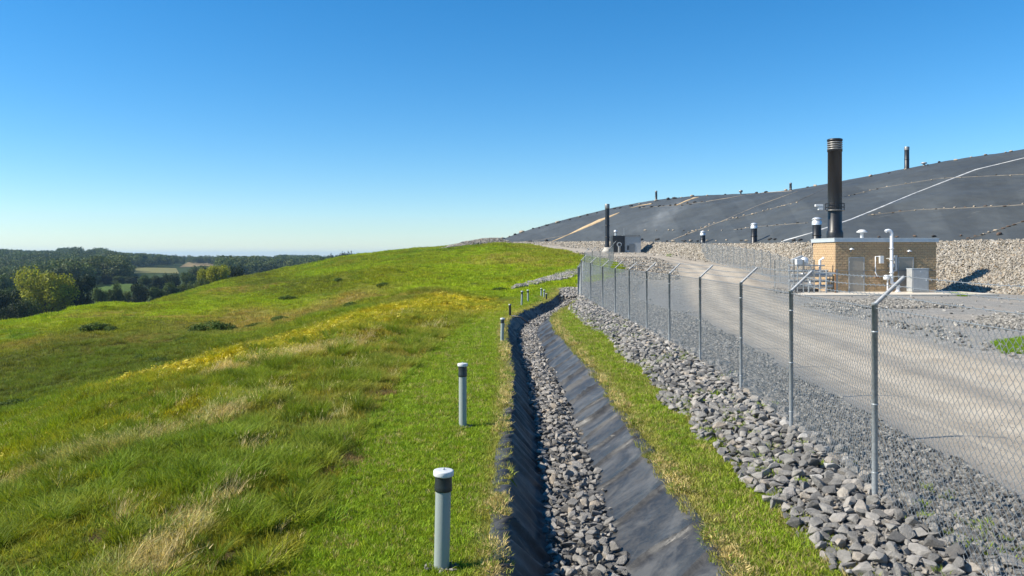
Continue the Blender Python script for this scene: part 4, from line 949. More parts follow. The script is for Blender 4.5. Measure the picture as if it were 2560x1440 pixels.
mb = MB(); mb.box(-1.0, -.45, -.1, .35, 2.15, 2.6); mb.build('control_box', M['cap_white'], sk, bevel=.03)
mb = MB(); mb.lathe([(.25, 0), (.3, .1), (.3, .5), (.1, .62)], 14, (-.1, .5, 2.15)); mb.build('filter_pot', M['silver'], sk)
MB().box(-.6, .9, .2, 1.2, .0, .25).build('skid_base', M['dark'], sk)
MB().box(.7, 1.6, .9, 1.4, 1.9, 2.2, Matrix.Rotation(R(-22), 4, 'Y')@Matrix.Translation((-.6, 0, .5))).build('sloping_duct', M['grey_metal'], sk)
rl = empty('guard_rail', bd.matrix_basis@Vector((-1.3, -1.4, 0)), al); tag(rl, 'low steel guard rail on posts in front of the left corner of the building', 'guard rail')
for xx, mt in ((-1.5, M['galv']), (-.1, M['galv']), (.62, M['rust'])): MB().tube([(xx, 0, 0), (xx, 0, 1.75)], .06, 8).build('post', mt, rl)
MB().box(-1.55, .7, -.04, .04, 1.45, 1.58).build('rail', M['galv'], rl)
MB().box(.66, .80, -.08, .08, 0, 1.8).build('end_post', M['hdpe_cap'], rl)

# ------------------------------------------------------------------ chain link fences
def chain_mesh(name, hgt, p, h, r, length=4.0, seg=3, mat=None):
    nw = int(round(length/p)); nk = int(round(hgt/h)); V_ = []; F_ = []
    k = np.arange(nk+1)
    for i in range(nw):
        x = i*p+(k % 2)*p if i % 2 == 0 else i*p+((k+1) % 2)*p
        yy = np.where(k % 2 == 0, .004, -.004); z = k*h; b = len(V_)
        for q in range(nk+1):
            for a in range(seg):
                g = 2*math.pi*a/seg; V_.append((x[q], yy[q]+r*math.cos(g)*1.0, z[q]+0*g)) if False else V_.append((x[q]+r*1.2*math.cos(g), yy[q]+r*1.2*math.sin(g), z[q]))
        for q in range(nk):
            for a in range(seg): F_.append((b+q*seg+a, b+q*seg+(a+1) % seg, b+(q+1)*seg+(a+1) % seg, b+(q+1)*seg+a))
    return npmesh(name, np.array(V_), np.array(F_), mat, True)
def build_fence(pts, hgt, label, netmesh, base_len, arm=None, zf=None, gauge=.034, netparts=True, wires=3, cat='fence'):
    root = empty('chain_link_fence', (0, 0, 0)); tag(root, label, cat)
    zs = [float((zf or H)(np.array([x]), np.array([y]))[0]) for x, y in pts]
    pm = MB().lathe([(gauge, -.35), (gauge, hgt+.03), (gauge*1.1, hgt+.03), (gauge*1.1, hgt+.06)], 12).mesh('post', M['galv'])
    am = None
    if arm:
        t = MB(); t.tube([(0, 0, hgt+.04), (arm[0], arm[1], hgt+.04+arm[2])], gauge*.72, 8); am = t.mesh('arm', M['arm'])
    cm = MB().lathe([(gauge*1.02, -.006), (gauge*1.12, 0), (gauge*1.12, .006), (gauge*1.02, .012)], 10, capb=False, capt=False).mesh('tie', M['galv'])
    for (x, y), z in zip(pts, zs):
        p = link('post', pm, root, (x, y, z))
        if am: link('arm', am, p)
        for zz in ((.3, 1.1, 1.95) if hypot2(x, y) < 40 else ()): link('tie', cm, p, (0, 0, zz))
    for i in range(len(pts)-1):
        (x0, y0), (x1, y1) = pts[i], pts[i+1]; L_ = math.hypot(x1-x0, y1-y0)
        o = bpy.data.objects.new('mesh_panel', netmesh); COL.objects.link(o); o.parent = root
        # sheared placement keeps the wires vertical while the panel follows the ground
        dx, dy, dz = (x1-x0)/base_len, (y1-y0)/base_len, (zs[i+1]-zs[i])/base_len
        nx_, ny_ = -dy/max(1e-6, L_/base_len), dx/max(1e-6, L_/base_len)
        o.matrix_local = Matrix(((dx, nx_, 0, x0+nx_*-.03), (dy, ny_, 0, y0+ny_*-.03), (dz, 0, hgt/2.2, zs[i]+.02), (0, 0, 0, 1)))
    tw = MB()
    for zz in (hgt+.0, hgt*.5 if False else .05): tw.tube([(x, y, z+zz) for (x, y), z in zip(pts, zs)], .004, 4)
    tw.build('tension_wire', M['wire'], root)
    if arm:
        for k in range(wires):
            f = (k+1)/wires; bw_ = MB(); line = [(x+arm[0]*f, y+arm[1]*f, z+hgt+.05+arm[2]*f) for (x, y), z in zip(pts, zs)]
            dense = []
            for a, b in zip(line[:-1], line[1:]):
                for q in range(6): g = q/6; dense.append((a[0]*(1-g)+b[0]*g, a[1]*(1-g)+b[1]*g, a[2]*(1-g)+b[2]*g-.03*math.sin(g*math.pi)))
            dense.append(line[-1]); bw_.tube(dense, .0042, 4)
            ln = 0
            for a, b in zip(dense[:-1], dense[1:]):
                if a[1] > 26: break
                A_, B_ = Vector(a), Vector(b); m_ = int((B_-A_).length/.14)
                for q in range(m_):
                    c = A_.lerp(B_, q/max(1, m_)); r_ = .018
                    bw_.tube([c+Vector((r_, 0, -r_)), c+Vector((-r_, 0, r_))], .0022, 3); bw_.tube([c+Vector((0, r_, r_)), c+Vector((0, -r_, -r_))], .0022, 3)
            bw_.build('barbed_wire', M['wire'], root)
    return root
def hypot2(x, y): return math.hypot(x, y)
net = chain_mesh('mesh_panel', 2.2, .05, .05, .0029, 4.0, 3, M['wire'])
netf = chain_mesh('mesh_panel_far', 2.2, .16, .14, .008, 4.0, 3, M['wire'])
build_fence(FENCE, 2.23, 'tall galvanised chain link fence with slanted barbed wire arms beside the near road', net, 4.0, (.34, 0, .32))
w0 = unproj(1755, 640, 116); w1 = unproj(1975, 692, 68)
F2 = [(w0[0]+(w1[0]-w0[0])*(k/13)**.92, w0[1]+(w1[1]-w0[1])*(k/13)**.92) for k in range(14)]
build_fence(F2, 2.3, 'far chain link fence in front of the tan rock berm left of the building', netf, 4.0, (-.25, 0, .25), wires=2, gauge=.04)
g0 = bd.matrix_basis@Vector((-4.1, -1.7, 0)); g1 = bd.matrix_basis@Vector((-2.6, -1.9, 0)); g2 = bd.matrix_basis@Vector((-4.1, 2.0, 0)); g3 = bd.matrix_basis@Vector((-3.4, -1.8, 0))
build_fence([(g2.x, g2.y), (g0.x, g0.y), (g3.x, g3.y), (g1.x, g1.y)], 2.5, 'short chain link cage around the pipe manifold left of the building', netf, 4.0, None, zf=lambda x, y: np.array([A.z]), gauge=.05)
# ------------------------------------------------------------------ monitoring pipes along the ditch
def well(u, vt, vb, label, r=.074, style='full', d=None):
    d = d or FP*CH/(vb-HV); x = (u-CU)/FP*d; z = HZ(x, d); h = (vb-vt)/FP*d
    o = empty('monitoring_pipe', (x, d, z)); o.rotation_euler = (random.uniform(-1, 1)*R(1.6), random.uniform(-1, 1)*R(1.3), random.uniform(0, 6)); tag(o, label, 'pipe', 'monitoring pipes along the ditch')
    if style == 'dark':
        MB().lathe([(r*.8, -.2), (r*.8, h-.06)], 16).build('pipe', M['hdpe'], o)
        MB().lathe([(r, h-.06), (r, h-.01), (r*.8, h)], 16).build('cap', M['hdpe_cap'], o); return o
    MB().lathe([(r, -.3), (r, h*.86)], 28).build('pipe', M['pvc'], o)
    zc_ = h*.79
    MB().lathe([(r*1.02, zc_), (r*1.13, zc_), (r*1.15, zc_+.012), (r*1.13, zc_+.024), (r*1.15, zc_+.036), (r*1.12, zc_+.045), (r*1.10, h-.055)], 28).build('coupling', M['pvc_dark'], o)
    c = MB().lathe([(r*1.14, h-.058), (r*1.30, h-.052), (r*1.33, h-.045), (r*1.33, h-.012), (r*1.28, h-.004), (r*1.1, h-.001), (r*.3, h)], 32).build('cap', M['cap_white'], o)
    MB().lathe([(.011, h), (.011, h+.014), (.005, h+.02)], 8).build('cap_bolt', M['galv'], c)
    return o
well(1104, 1175, 1420, 'nearest grey monitoring pipe with a white disc cap and black coupling')
well(1157, 908, 1066, 'second grey monitoring pipe from the camera on the mown grass', r=.068)
well(1255, 795, 856, 'third monitoring pipe from the camera beside the ditch edge', r=.06)
well(1275, 760, 792, 'short black pipe next to the ditch bend', style='dark')
well(1304, 728, 767, 'leftmost of the thin pale pipes beyond the ditch bend', r=.055)
well(1320, 727, 760, 'thin pale pipe second from left beyond the ditch bend', r=.055)
well(1353, 728, 751, 'left pipe of the close trio beyond the bend', r=.055)
well(1360, 731, 753, 'middle pipe of the close trio beyond the bend', r=.05)
well(1366, 738, 757, 'shortest dark pipe of the close trio beyond the bend', r=.06, style='dark')
well(1404, 722, 748, 'pipe second from right on the grass before the fence corner', r=.055)
well(1423, 720, 743, 'rightmost thin pipe on the grass before the fence corner', r=.055)
# bare earth collars round the two nearest pipes
x, y = (1104-CU)/FP*FP*CH/780, FP*CH/780
for wx, wy in ((-.675, 7.66), (-.86, 14.02)):
    n = 46; a = rnd(n, 0, 6.28); q = rnd(n, .07, .17); px, py = wx+q*np.cos(a), wy+q*np.sin(a)
    o = scatter('soil_crumbs', np.stack([px, py, H(px, py)+.012], -1), rrot(n, .6), rnd(n, .025, .06), RNG.integers(0, len(GRV), n), GRVC); tag(o, 'bare crumbs of earth round the foot of a near monitoring pipe', 'soil')
hs = MB(); p0 = T(1277, 792); hs.tube([(p0[0]-.1, p0[1], p0[2]+.03), (p0[0]+.15, p0[1]-.25, p0[2]+.05), (p0[0]+.5, p0[1]-.5, p0[2]+.02), (p0[0]+.9, p0[1]-.6, p0[2]-.3)], .045, 8)
tag(hs.build('drain_hose', M['hdpe']), 'black drain hose running from the short black pipe over the ditch edge', 'hose')
p1 = T(1262, 830); hs = MB(); hs.tube([(p1[0]-.05, p1[1]+1.5, p1[2]+.18), (p1[0]-.1, p1[1], p1[2]+.12), (p1[0]-.15, p1[1]-1.2, p1[2]+.02)], .04, 8)
tag(hs.build('drain_hose', M['hdpe_cap']), 'thin grey hose lying along the liner edge behind the third pipe', 'hose')

# ------------------------------------------------------------------ grass
def blade_set(name, n, rad, h0, h1, w, bend, seed, lean=(0, 0), seg=3, seeds=0):
    r = random.Random(seed); V_ = []; F_ = []
    for _ in range(n):
        a = r.uniform(0, 6.283); q = rad*math.sqrt(r.random()); x, y = q*math.cos(a), q*math.sin(a); h = r.uniform(h0, h1)
        ba = a+r.gauss(0, .9); bb = r.uniform(.2, 1)*bend*h; lx, ly = math.cos(ba)*bb+lean[0]*h, math.sin(ba)*bb+lean[1]*h
        wa = r.uniform(0, 6.283); wx, wy = math.cos(wa)*w*.5, math.sin(wa)*w*.5; b = len(V_)
        for k in range(seg+1):
            t = k/seg; px, py, pz = x+lx*t*t, y+ly*t*t, h*(t-.25*bend*t*t); f = (1-t*t*.95)
            if k < seg: V_ += [(px-wx*f, py-wy*f, pz), (px+wx*f, py+wy*f, pz)]
            else: V_.append((px, py, pz))
        for k in range(seg-1): F_ += [(b+2*k, b+2*k+1, b+2*k+3), (b+2*k, b+2*k+3, b+2*k+2)]
        F_.append((b+2*seg-2, b+2*seg-1, b+2*seg))
        if seeds and r.random() < seeds:
            c = V_[-1]; b = len(V_); s = w*1.6; V_ += [(c[0]-wx*2.4, c[1]-wy*2.4, c[2]-s*6), (c[0]+wx*2.4, c[1]+wy*2.4, c[2]-s*6), (c[0]+lx*.1, c[1]+ly*.1, c[2]+s*3)]; F_.append((b, b+1, b+2))
    return npmesh(name, np.array(V_), np.array(F_), M['grass'], True)
SHORT = proto_collection('short_grass', [blade_set('short_grass', 34, .085, .02, .065, .0065, .9, 10+k, (.1, 0)) for k in range(5)])
TALLC = proto_collection('tall_grass', [blade_set('tall_grass', 60, .15, .07, .28, .009, 1.15, 20+k, (.14, .05)) for k in range(5)])
STRAWC = proto_collection('straw_grass', [blade_set('straw_grass', 26, .13, .25, .55, .0055, .7, 30+k, (.45, .1), 4, .6) for k in range(4)])
TUSS = proto_collection('tussock', [blade_set('tussock', 150, .15, .25, .52, .010, .95, 40+k, (.12, 0), 4) for k in range(4)])
MIDC = proto_collection('mid_grass', [blade_set('mid_grass', 70, .55, .10, .30, .035, .6, 50+k, (.25, .05), 2) for k in range(4)])
def gput(name, x, y, col, scl, coll, nv, label, tilt=.12, zo=-.01):
    n = len(x); col = np.minimum(col*np.array((1.95, 1.95, 1.9)), .75); z = H(x, y)+zo
    P = np.stack([x, y, z], -1); rot = np.stack([RNG.normal(0, tilt, n), RNG.normal(0, tilt, n), rnd(n, -1.5, 1.5) if coll in (STRAWC, TALLC) else rnd(n, 0, 6.283)], -1)
    o = scatter(name, P, rot, scl, RNG.integers(0, nv, n), coll, col); tag(o, label, 'grass'); return o
def jitc(c, s=.18):
    k = RNG.normal(1, s, len(c))[:, None]; h = RNG.normal(0, s*.35, len(c))[:, None]; return np.clip(c*np.clip(k, .5, 1.7)*(1+h*np.array((1, 0, -.5))), .002, 1)
def open_ground(x, y, mg=0.0):
    q, t = ditch_q(x, y); return (np.where(q < 0, -q, q-.17) > 1.0+mg+(fbm(y*2.1, y*0, 99)-.5)*.12) | (y > 60)
def sample(n, x0, x1, y0, y1, pw):
    y = y0+(y1-y0)*RNG.random(n)**pw; x = x0+(x1-x0)*RNG.random(n); k = infov(x, y, .70); return x[k], y[k]
# mown strips both sides of the ditch
x, y = sample(64000, -3.0, 4.4, 4.2, 60, 1.75); k = (x > xb(y)-.25) & open_ground(x, y) & (x < rockleft(y)+.30*RNG.random(len(x))+(fbm(y*.9, y*0+3, 85)-.5)*.7); x, y = x[k], y[k]
q, _ = ditch_q(x, y); c = jitc(gcol_grass(x, y)*1.08); dryr = (RNG.random(len(x)) < .10+.12*(x > 1.6)); c[dryr] = np.array((.24,.20,.085))*RNG.uniform(.6, 1.2, (dryr.sum(), 1))
gput('mown_grass', x, y, c, np.interp(y, [4, 15, 60], [.9, 1.25, 2.6])*rnd(len(x), .7, 1.35)*np.where(x > 1.6, 1.15, 1.0), SHORT, 5, 'short mown grass on both sides of the lined ditch')
# straw coloured fringe hanging over the liner edges
s = 3+L[-1]*.55*RNG.random(2600)**1.3; sg = RNG.choice([-1, 1], 2600); q = sg*(1.0+rnd(2600, 0, .16))+.17*(sg > 0); bx_ = np.interp(s, L, DITCH[:, 0]); by_ = np.interp(s, L, DITCH[:, 1]); ttx = np.interp(s, sN, tx); tty = np.interp(s, sN, ty)
x = bx_+tty*q; y = by_-ttx*q; kk = fbm(s*1.1, sg*3.0, 98) > .47; x, y = x[kk], y[kk]
c = np.where(RNG.random(len(x))[:, None] < .65, np.array((.30,.24,.11)), np.array((.10,.14,.02)))*RNG.uniform(.7, 1.3, (len(x), 1))
gput('edge_grass', x, y, c, np.interp(y, [4, 40], [1.0, 1.8])*rnd(len(x), .7, 1.3), SHORT, 5, 'dry grass fringe creeping over the liner edges', .5, .04)
# rough tall grass on the bank
x, y = sample(110000, -30, -1.0, 4.2, 62, 1.45); k = (x < xb(y)+.1*RNG.normal(size=len(x))) & ((RNG.random(len(x)) < np.clip(9/(-x+.1), .12, 1))); x, y = x[k], y[k]
clump = fbm(x*1.3, y*1.3, 101, 3); bare = fbm(x*.8+9, y*.8, 102, 3); k = (clump > .30) & ((bare > .27) | (y > 14)); x, y, clump = x[k], y[k], clump[k]; k = earth(x, y) < .5; x, y, clump = x[k], y[k], clump[k]
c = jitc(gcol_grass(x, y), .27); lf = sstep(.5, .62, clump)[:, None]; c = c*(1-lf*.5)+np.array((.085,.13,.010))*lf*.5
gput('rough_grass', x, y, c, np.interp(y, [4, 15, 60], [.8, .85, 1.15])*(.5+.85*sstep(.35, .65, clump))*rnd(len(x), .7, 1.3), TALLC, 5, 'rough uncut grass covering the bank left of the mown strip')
x, y = sample(40000, -26, -1.2, 4.2, 40, 1.5); k = (x < xb(y)+.1) & (RNG.random(len(x)) > earth(x, y)*1.1); x, y = x[k], y[k]
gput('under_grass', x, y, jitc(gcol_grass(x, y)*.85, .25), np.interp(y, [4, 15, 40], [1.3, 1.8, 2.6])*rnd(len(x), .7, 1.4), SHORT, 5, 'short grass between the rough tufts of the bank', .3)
x, y = sample(16000, -16, -1.6, 4.2, 45, 1.3); k = (x < xb(y)-.1); x, y = x[k], y[k]
w_ = np.zeros(len(x))
for b in STRAW: w_ = np.maximum(w_, band(x, y, b, .9))
k = RNG.random(len(x)) < w_*.5*(1+1.2*(y > 20))+.05*(fbm(x*.6, y*.6, 105) > .5); x, y = x[k], y[k]
c = np.array((.34,.265,.14))*RNG.uniform(.6, 1.35, (len(x), 1))*np.array((1, 1, 1)); gput('straw_grass', x, y, c, np.interp(y, [4, 45], [.75, 1.05])*rnd(len(x), .55, 1.1), STRAWC, 4, 'dry seeding straw grass bent by wind on the bank', .15)
x, y = sample(1500, -9, -1.9, 4.4, 30, 1.5); k = (x < xb(y)-.2) & (fbm(x*.9, y*.9, 110) > .5); x, y = x[k], y[k]; kk = relax(x, y, np.full(len(x), .42), 1.0) if len(x) else []; x, y = x[kk], y[kk]
c = np.array((.085,.118,.010))*RNG.uniform(.7, 1.35, (len(x), 1)); gput('grass_tussock', x, y, c, rnd(len(x), .55, 1.05)*np.interp(y, [4, 30], [.85, 1.3]), TUSS, 4, 'dark green tussocks standing up out of the rough grass')
# meadow beyond
x, y = sample(140000, -120, 14, 26, 215, 1.5); k = ~gravelmask(x, y) & open_ground(x, y, .15) & (poly_dist(x, y, ((-15.5, 188), (-11.5, 191), (-3.5, 197)))[0] > 4.2) & ((x < xb(y)-3) | (y > 56)) & infov(x, y, .69); x, y = x[k], y[k]
nn = fbm(x*.3, y*.3, 120); k = RNG.random(len(x)) < .35+.9*sstep(.42, .6, nn); x, y = x[k], y[k]
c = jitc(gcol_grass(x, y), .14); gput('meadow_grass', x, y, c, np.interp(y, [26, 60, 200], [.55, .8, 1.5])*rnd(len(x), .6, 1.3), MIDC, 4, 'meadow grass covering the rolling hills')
# buttercup blooms along the yellow drift
fl = MB()
for k in range(7):
    a = k*.9; fl.add([(.02*math.cos(a)*k*.8-.02, .02*math.sin(a)*k*.8-.02, 0), (.02*math.cos(a)*k*.8+.02, .02*math.sin(a)*k*.8-.015, .01), (.02*math.cos(a)*k*.8, .02*math.sin(a)*k*.8+.02, .005)], [(0, 1, 2)])
flm = fl.mesh('yellow_bloom', simple('yellow_petal', (.50,.41,.012), .6, 0, .1, 3)); FLC = proto_collection('yellow_bloom', [flm])
x, y = sample(110000, -16, 0, 12, 75, 1.2); w_ = np.maximum(band(x, y, YEL, .8), band(x, y, YEL2, .8)*.05); k = RNG.random(len(x)) < w_*.28*(.3+1.2*(fbm(x*1.5, y*1.5, 133) > .48)); x, y = x[k], y[k]; z = H(x, y)+rnd(len(x), .08, .24)
o = scatter('yellow_flowers', np.stack([x, y, z], -1), rrot(len(x), .4), rnd(len(x), .7, 1.2)*np.interp(y, [12, 70], [1, 1.7]), np.zeros(len(x)), FLC); tag(o, 'drift of tiny yellow flowers along the top of the grass bank', 'flowers')
# weeds on the stones
x, y = sample(700, 2.9, 5.2, 5, 50, 1.3); k = (x > rockleft(y)) & (fbm(x*.8, y*.5, 130) > .5); x, y = x[k], y[k]
gput('stone_weeds', x, y, np.array((.12,.16,.02))*RNG.uniform(.7, 1.3, (len(x), 1)), rnd(len(x), .7, 1.5), SHORT, 5, 'small weeds growing between the rocks of the fence bank', .3, .06)
for quad, lab in (([(2492,858),(2570,845),(2600,885),(2520,884)], 'patch of green grass beside the gravel heap at the right edge'), ([(2340,733),(2400,737),(2450,739),(2400,741)], 'strip of thin grass beside the building slab'),
                  ([(1660,639),(1745,636),(1765,641),(1680,643)], 'low weeds where the inner fence starts'), ([(1400,607),(1480,617),(1470,620),(1390,609)], 'weeds beside the far road')):
    q = np.array([T(u, v)[:2] for u, v in quad]); n = 1500; a, b = RNG.random(n), RNG.random(n)
    p = (q[0]*(1-a[:, None])+q[1]*a[:, None])*(1-b[:, None])+(q[3]*(1-a[:, None])+q[2]*a[:, None])*b[:, None]
    gput('grass_patch', p[:, 0], p[:, 1], np.array((.10,.16,.015))*RNG.uniform(.6, 1.4, (n, 1)), rnd(n, 1.4, 2.6)*np.interp(p[:, 1], [30, 120], [1, 1.8]), SHORT, 5, lab)

# ------------------------------------------------------------------ shrubs in the hollow
def leaf_cloud(name, lobes, n, s, mat, seed, jit=.6, shell=.55, core=False):
    r = np.random.default_rng(seed); V_ = []; 
    lob = np.array(lobes); vol = (lob[:, 3]*lob[:, 4]*lob[:, 5])**.67; pick = r.choice(len(lob), n, p=vol/vol.sum()); g = lob[pick]
    d = r.normal(size=(n, 3)); d /= np.linalg.norm(d, axis=1, keepdims=True); rad = (shell+(1-shell)*r.random(n))[:, None]
    bumpy = 1+.18*np.sin(d[:, :1]*9+pick[:, None]*2)*np.cos(d[:, 1:2]*8+pick[:, None])
    p = g[:, :3]+d*g[:, 3:6]*rad*bumpy
    nrm = d/g[:, 3:6]; nrm /= np.linalg.norm(nrm, axis=1, keepdims=True); nrm = nrm+r.normal(0, jit, (n, 3)); nrm /= np.linalg.norm(nrm, axis=1, keepdims=True)
    t = np.cross(nrm, r.normal(size=(n, 3))); t /= np.linalg.norm(t, axis=1, keepdims=True); b = np.cross(nrm, t)
    sz = (s*r.uniform(.6, 1.35, n))[:, None]
    V_ = np.stack([p-t*sz*.5-b*sz*.35, p+t*sz*.5-b*sz*.3, p+t*sz*.35+b*sz*.4, p-t*sz*.4+b*sz*.35], 1).reshape(-1, 3)
    F_ = np.arange(4*n).reshape(-1, 4); return npmesh(name, V_, F_, mat, False)
def lobes(r, h, w, n, low=.35):
    out = [(0, 0, h*.62, w*.36, w*.36, h*.3)]
    for k in range(n):
        a = r.uniform(0, 6.283); z = r.uniform(low, .86)*h; q = w*.5*math.sqrt(max(.05, 1-((z/h-.55)/.5)**2))*r.uniform(.45, .78); s = r.uniform(.16, .27)*w
        out.append((q*math.cos(a), q*math.sin(a), z, s, s, s*r.uniform(.7, .95)))
    return out
sh_l = [leaf_cloud('foliage', [(0, 0, .5, .9, .7, .55), (.8, .2, .4, .6, .5, .42), (-.8, -.1, .38, .6, .55, .4), (.2, .5, .45, .5, .5, .4)], 2600, .09, M['weed'], 200+k) for k in range(3)]
SHR = [(530,826,2.2,'largest dark green bramble clump in the hollow left of the yellow drift'),(495,829,1.5,'bramble clump just left of the largest one'),(575,828,1.5,'bramble clump just right of the largest one'),
       (240,822,1.8,'low bramble clump alone on the left slope'),(275,824,1.2,'small bush right of the lone bramble clump'),(40,1012,1.0,'bush at the left edge in the hollow bottom'),(90,1000,.8,'small bush right of the left edge bush'),
       (400,903,1.0,'small bush in the hollow below the yellow drift'),(352,893,.8,'tiny bush left of the one below the yellow drift'),(700,800,1.3,'bush on the slope right of the bramble clumps'),(640,815,1.1,'low bush between the brambles and the yellow drift'),
       (880,765,1.2,'dark tuft on the slope beyond the yellow drift'),(720,745,1.3,'small dark bush on the big hill'),(455,850,.9,'small bush below the bramble clumps'),(168,828,.5,'tiny lone shrub on the left slope'),(960,712,1.2,'tiny dark bush higher up the hill'),(1185,712,1.0,'tuft bush near the rock chute foot'),(1250,722,.8,'low bush at the tip of the rock chute'),(845,700,1.3,'dark bush on the hill flank')]
for k, (u, v, s, lab) in enumerate(SHR):
    p = T(u, v+3); o = empty('bramble_bush', (p[0], p[1], p[2]-.12), k*1.3); tag(o, lab, 'bush', 'bushes in the meadow')
    link('foliage', sh_l[k % 3], o, None, None, (s*.6, s*.6, s*.42))
    t = MB()
    for q in range(4): a = q*1.6; t.tube([(0, 0, 0), (.35*math.cos(a)*s, .35*math.sin(a)*s, .25*s)], .02, 5)
    t.build('stem', M['bark'], o)
# ------------------------------------------------------------------ trees beyond the hill
def make_tree(mat, h, w, seed, n, leaf, low=.35):
    r = random.Random(seed); lb = lobes(r, h, w, 16, low)
    cm = leaf_cloud('crown', lb, n, leaf, mat, seed, .75, .5)
    t = MB(); t.tube([(0, 0, -1), (.1, 0, h*.2), (-.05, .1, h*.45), (0, 0, h*.75)], [w*.045, w*.035, w*.025, w*.008], 8)
    for q in range(6):
        a = q*1.05+r.uniform(0, .5); z = h*r.uniform(.25, .55); t.tube([(0, 0, z), (w*.18*math.cos(a), w*.18*math.sin(a), z+h*.12), (w*.36*math.cos(a), w*.36*math.sin(a), z+h*.2)], [w*.015, w*.01, w*.004], 5)
    return cm, t.mesh('trunk', M['bark'])
TV = {'lime': make_tree(M['lime'], 15, 14, 1, 16000, .36), 'lime2': make_tree(M['lime'], 12, 12, 2, 10000, .36), 'dark': make_tree(M['dark_leaf'], 14, 10, 3, 10000, .38, .25), 'dark2': make_tree(M['dark_leaf'], 11, 10, 4, 8000, .38, .2),
      'mid': make_tree(M['mid_leaf'], 11, 9, 5, 8000, .36, .22), 'mid2': make_tree(M['mid_leaf'], 10, 10, 6, 8000, .36, .2), 'olive': make_tree(M['olive_leaf'], 10, 9, 7, 8000, .36, .22)}
TH_ = {'lime': (15, 14), 'lime2': (12, 12), 'dark': (14, 10), 'dark2': (11, 10), 'mid': (11, 9), 'mid2': (10, 10), 'olive': (10, 9)}
def tree(kind, u, vt, d, wpx_, label):
    x = (u-CU)/FP*d; z = float(rbf(np.array([x]), np.array([d]))[0])-.3; h = CH-(vt-HV)/FP*d-z; wd = wpx_/FP*d; bh_, bw_ = TH_[kind]
    o = empty('tree', (x, d, z), random.uniform(0, 6)); tag(o, label, 'tree', 'trees beyond the meadow hill'); s = (wd/bw_, wd/bw_, h/bh_)
    link('trunk', TV[kind][1], o, None, None, s); link('crown', TV[kind][0], o, None, None, s)
for a in (('lime',112,670,205,140,'large bright lime green tree at left, biggest of all'),('dark',205,682,212,70,'tall nearly black tree touching the right side of the large lime green tree'),('dark',172,700,222,60,'dark tree half hidden behind the large lime green tree'),
          ('olive',60,735,188,80,'olive green bush like tree in front of the left side of the large lime tree'),('dark2',10,722,180,70,'dark tree at the left edge of the picture'),('dark2',35,755,170,60,'low dark tree at the crest near the left edge'),('mid',30,708,235,60,'green tree behind the one at the left edge'),
          ('mid',248,712,240,36,'narrow tree first right of the black tree'),('mid2',286,711,245,38,'rounded tree second right of the black tree'),('olive',312,722,262,34,'pale olive tree third right of the black tree'),('dark2',348,706,250,46,'round dark tree in the gap in front of the green field'),
          ('mid',390,712,252,38,'mid green tree right of the round dark tree'),('mid2',428,708,262,44,'mid green tree near the foot of the hill line'),('olive',458,704,268,40,'olive tree on the hill line left of the second lime tree'),('mid',488,698,262,40,'tree just left of the second lime tree group'),
          ('lime2',548,664,235,66,'second bright lime green tree, on the hill line'),('lime2',520,672,240,50,'paler tree leaning on the left of the second lime tree'),('dark2',592,664,250,44,'dark tree behind the right side of the second lime tree'),('olive',505,690,230,36,'small olive tree below the second lime tree'),
          ('dark2',430,683,330,42,'dark tree behind the row, under the tan field'),('mid',470,676,340,40,'tree behind the row right of the tan field'),('dark2',400,688,335,40,'dark tree behind the row in the valley'),('mid2',365,690,345,40,'mid green tree behind the round dark tree'),
          ('dark',330,690,420,34,'dark tree at the edge of the green field'),('mid',300,688,425,34,'tree at the far side of the green field'),('dark2',265,690,430,36,'dark tree at far left side of the green field'),('dark2',500,668,420,36,'dark tree behind the second lime tree on the left'),
          ('dark2',842,634,560,46,'dark tree on the skyline at the left end of the small skyline wood'),('dark2',872,630,500,52,'dark tree on the skyline where the hill rises'),('mid',812,638,600,44,'tree low on the skyline left of the rising hill'),
          ('dark2',75,695,262,70,'dark tree behind the left shoulder of the large lime tree'),('mid2',0,690,300,60,'green tree far behind the left edge')):
    tree(*a)
def ftree(seed, kind):
    r = random.Random(seed); lb = lobes(r, 1, .95, 9, .25); return leaf_cloud('forest_tree', lb, 1500, .052, M['forest'], seed, .8, .7)
FT = proto_collection('forest_tree', [ftree(300+k, k) for k in range(6)])
n = 26000; d = np.exp(RNG.uniform(math.log(255), math.log(2600), n)); th = rnd(n, R(-40), R(-8)); x = d*np.sin(th); y = d*np.cos(th)
z = rbf(x, y); hgt_ = rnd(n, 9, 16); u = CU+FP*x/y; vb = HV+(CH-z)/y*FP; vt_ = HV+(CH-z-hgt_)/y*FP
fields = [(232,345,706,742,430), (318,446,669,685,820), (470,545,655,664,1000), (445,475,662,670,1000)]
ok = np.ones(n, bool)
for u0, u1, v0, v1, df in fields: ok &= ~((u > u0-5) & (u < u1+5) & (vt_ < v1) & (vb > v0) & (y < df))
env = np.interp(u, [-400, 0, 60, 145, 150, 200, 205, 225, 230, 265, 270, 330, 450, 550, 690, 705, 790, 800, 850, 900, 920, 1400], [622, 622, 625, 626, 618, 618, 626, 626, 620, 620, 628, 632, 638, 640, 641, 635, 635, 641, 640, 629, 655, 700])
ok &= (vt_ > env); ok &= (y > np.interp(u, [-400, 0, 350, 600, 900], [300, 330, 400, 560, 800])); ok &= (vb < 775); grp = fbm(x*.006, y*.006, 140, 3); ok &= (grp > .2)
x, y, z, hgt_, grp = x[ok], y[ok], z[ok], hgt_[ok], grp[ok]; size = hgt_*.85; kk = relax(x, y, size, .62); x, y, z, hgt_ = x[kk], y[kk], z[kk], hgt_[kk]
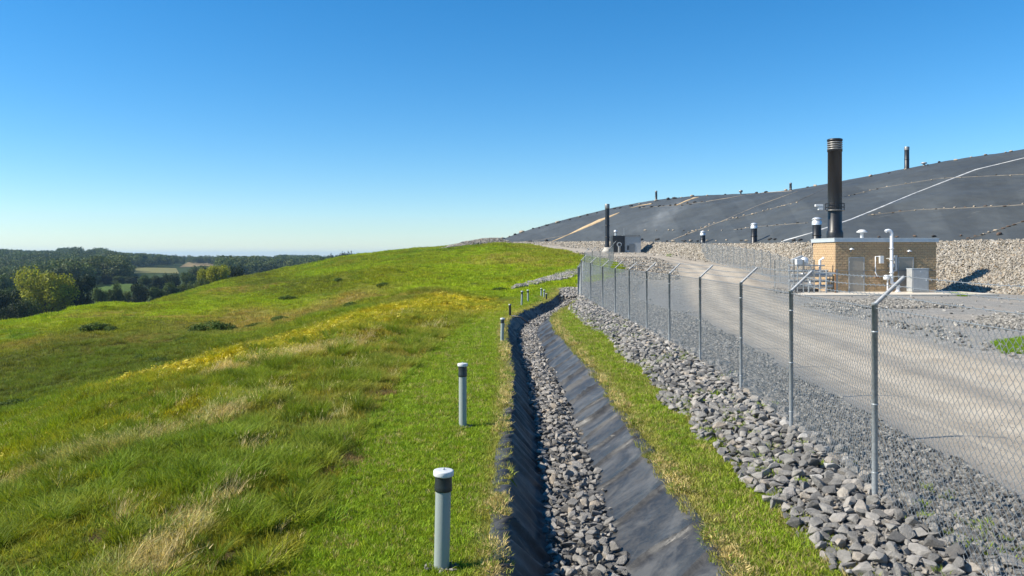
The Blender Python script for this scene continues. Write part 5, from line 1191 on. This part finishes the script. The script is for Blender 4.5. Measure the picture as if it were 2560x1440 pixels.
c = np.array((.082,.108,.026))*RNG.uniform(.65, 1.35, (len(x), 1)); pal = RNG.random(len(x)) < .16; c[pal] = np.array((.10,.12,.03))*RNG.uniform(.7, 1.2, (pal.sum(), 1))
o = scatter('woodland', np.stack([x, y, z-.5], -1), np.stack([x*0, x*0, rnd(len(x), 0, 6.28)], -1), np.stack([hgt_, hgt_, hgt_*rnd(len(x), .85, 1.1)], -1), RNG.integers(0, 6, len(x)), FT, c)
tag(o, 'distant dark green woodland covering the hills beyond the valley', 'woodland')
# ripening fields in the valley
for pts, colr, lab in ((((318,684),(335,670),(440,671),(448,685)), (.20,.19,.075), 'tan field in the valley'), (((232,742),(236,706),(330,712),(345,742)), (.085,.13,.03), 'green field'), (((448,669),(470,656),(545,656),(540,665)), (.30,.23,.12), 'pale field')):
    g = np.array([T(u, v)[:2] for u, v in pts]); V_ = []; N = 12
    for a in range(N+1):
        for b in range(N+1):
            fa, fb = a/N, b/N; p = (g[0]*(1-fa)+g[3]*fa)*(1-fb)+(g[1]*(1-fa)+g[2]*fa)*fb; V_.append((p[0], p[1]))
    V_ = np.array(V_); zz = H(V_[:, 0], V_[:, 1], False)+.35; ii, jj = np.meshgrid(np.arange(N), np.arange(N), indexing='ij')
    Ff = np.stack([ii*(N+1)+jj, (ii+1)*(N+1)+jj, (ii+1)*(N+1)+jj+1, ii*(N+1)+jj+1], -1).reshape(-1, 4)
    o = link('field', npmesh('field', np.column_stack([V_, zz]), Ff, M['meadow'], True, {'gcol': np.ones((len(V_), 3))*np.array(colr)})); tag(o, kind='structure')
# ------------------------------------------------------------------ haze
hz = NT('haze_air'); hz.N.remove(hz.b); pv = hz.n('VolumePrincipled'); pv.inputs['Color'].default_value = (.45, .72, 1.0, 1); pv.inputs['Density'].default_value = .00011
pv.inputs['Anisotropy'].default_value = .2; hz.l(pv.outputs[0], hz.out.inputs['Volume'])
hb = MB(); hb.box(-9500, 9500, -9500, 9500, -60, 45); ho = hb.build('haze', hz.m); tag(ho, kind='stuff')
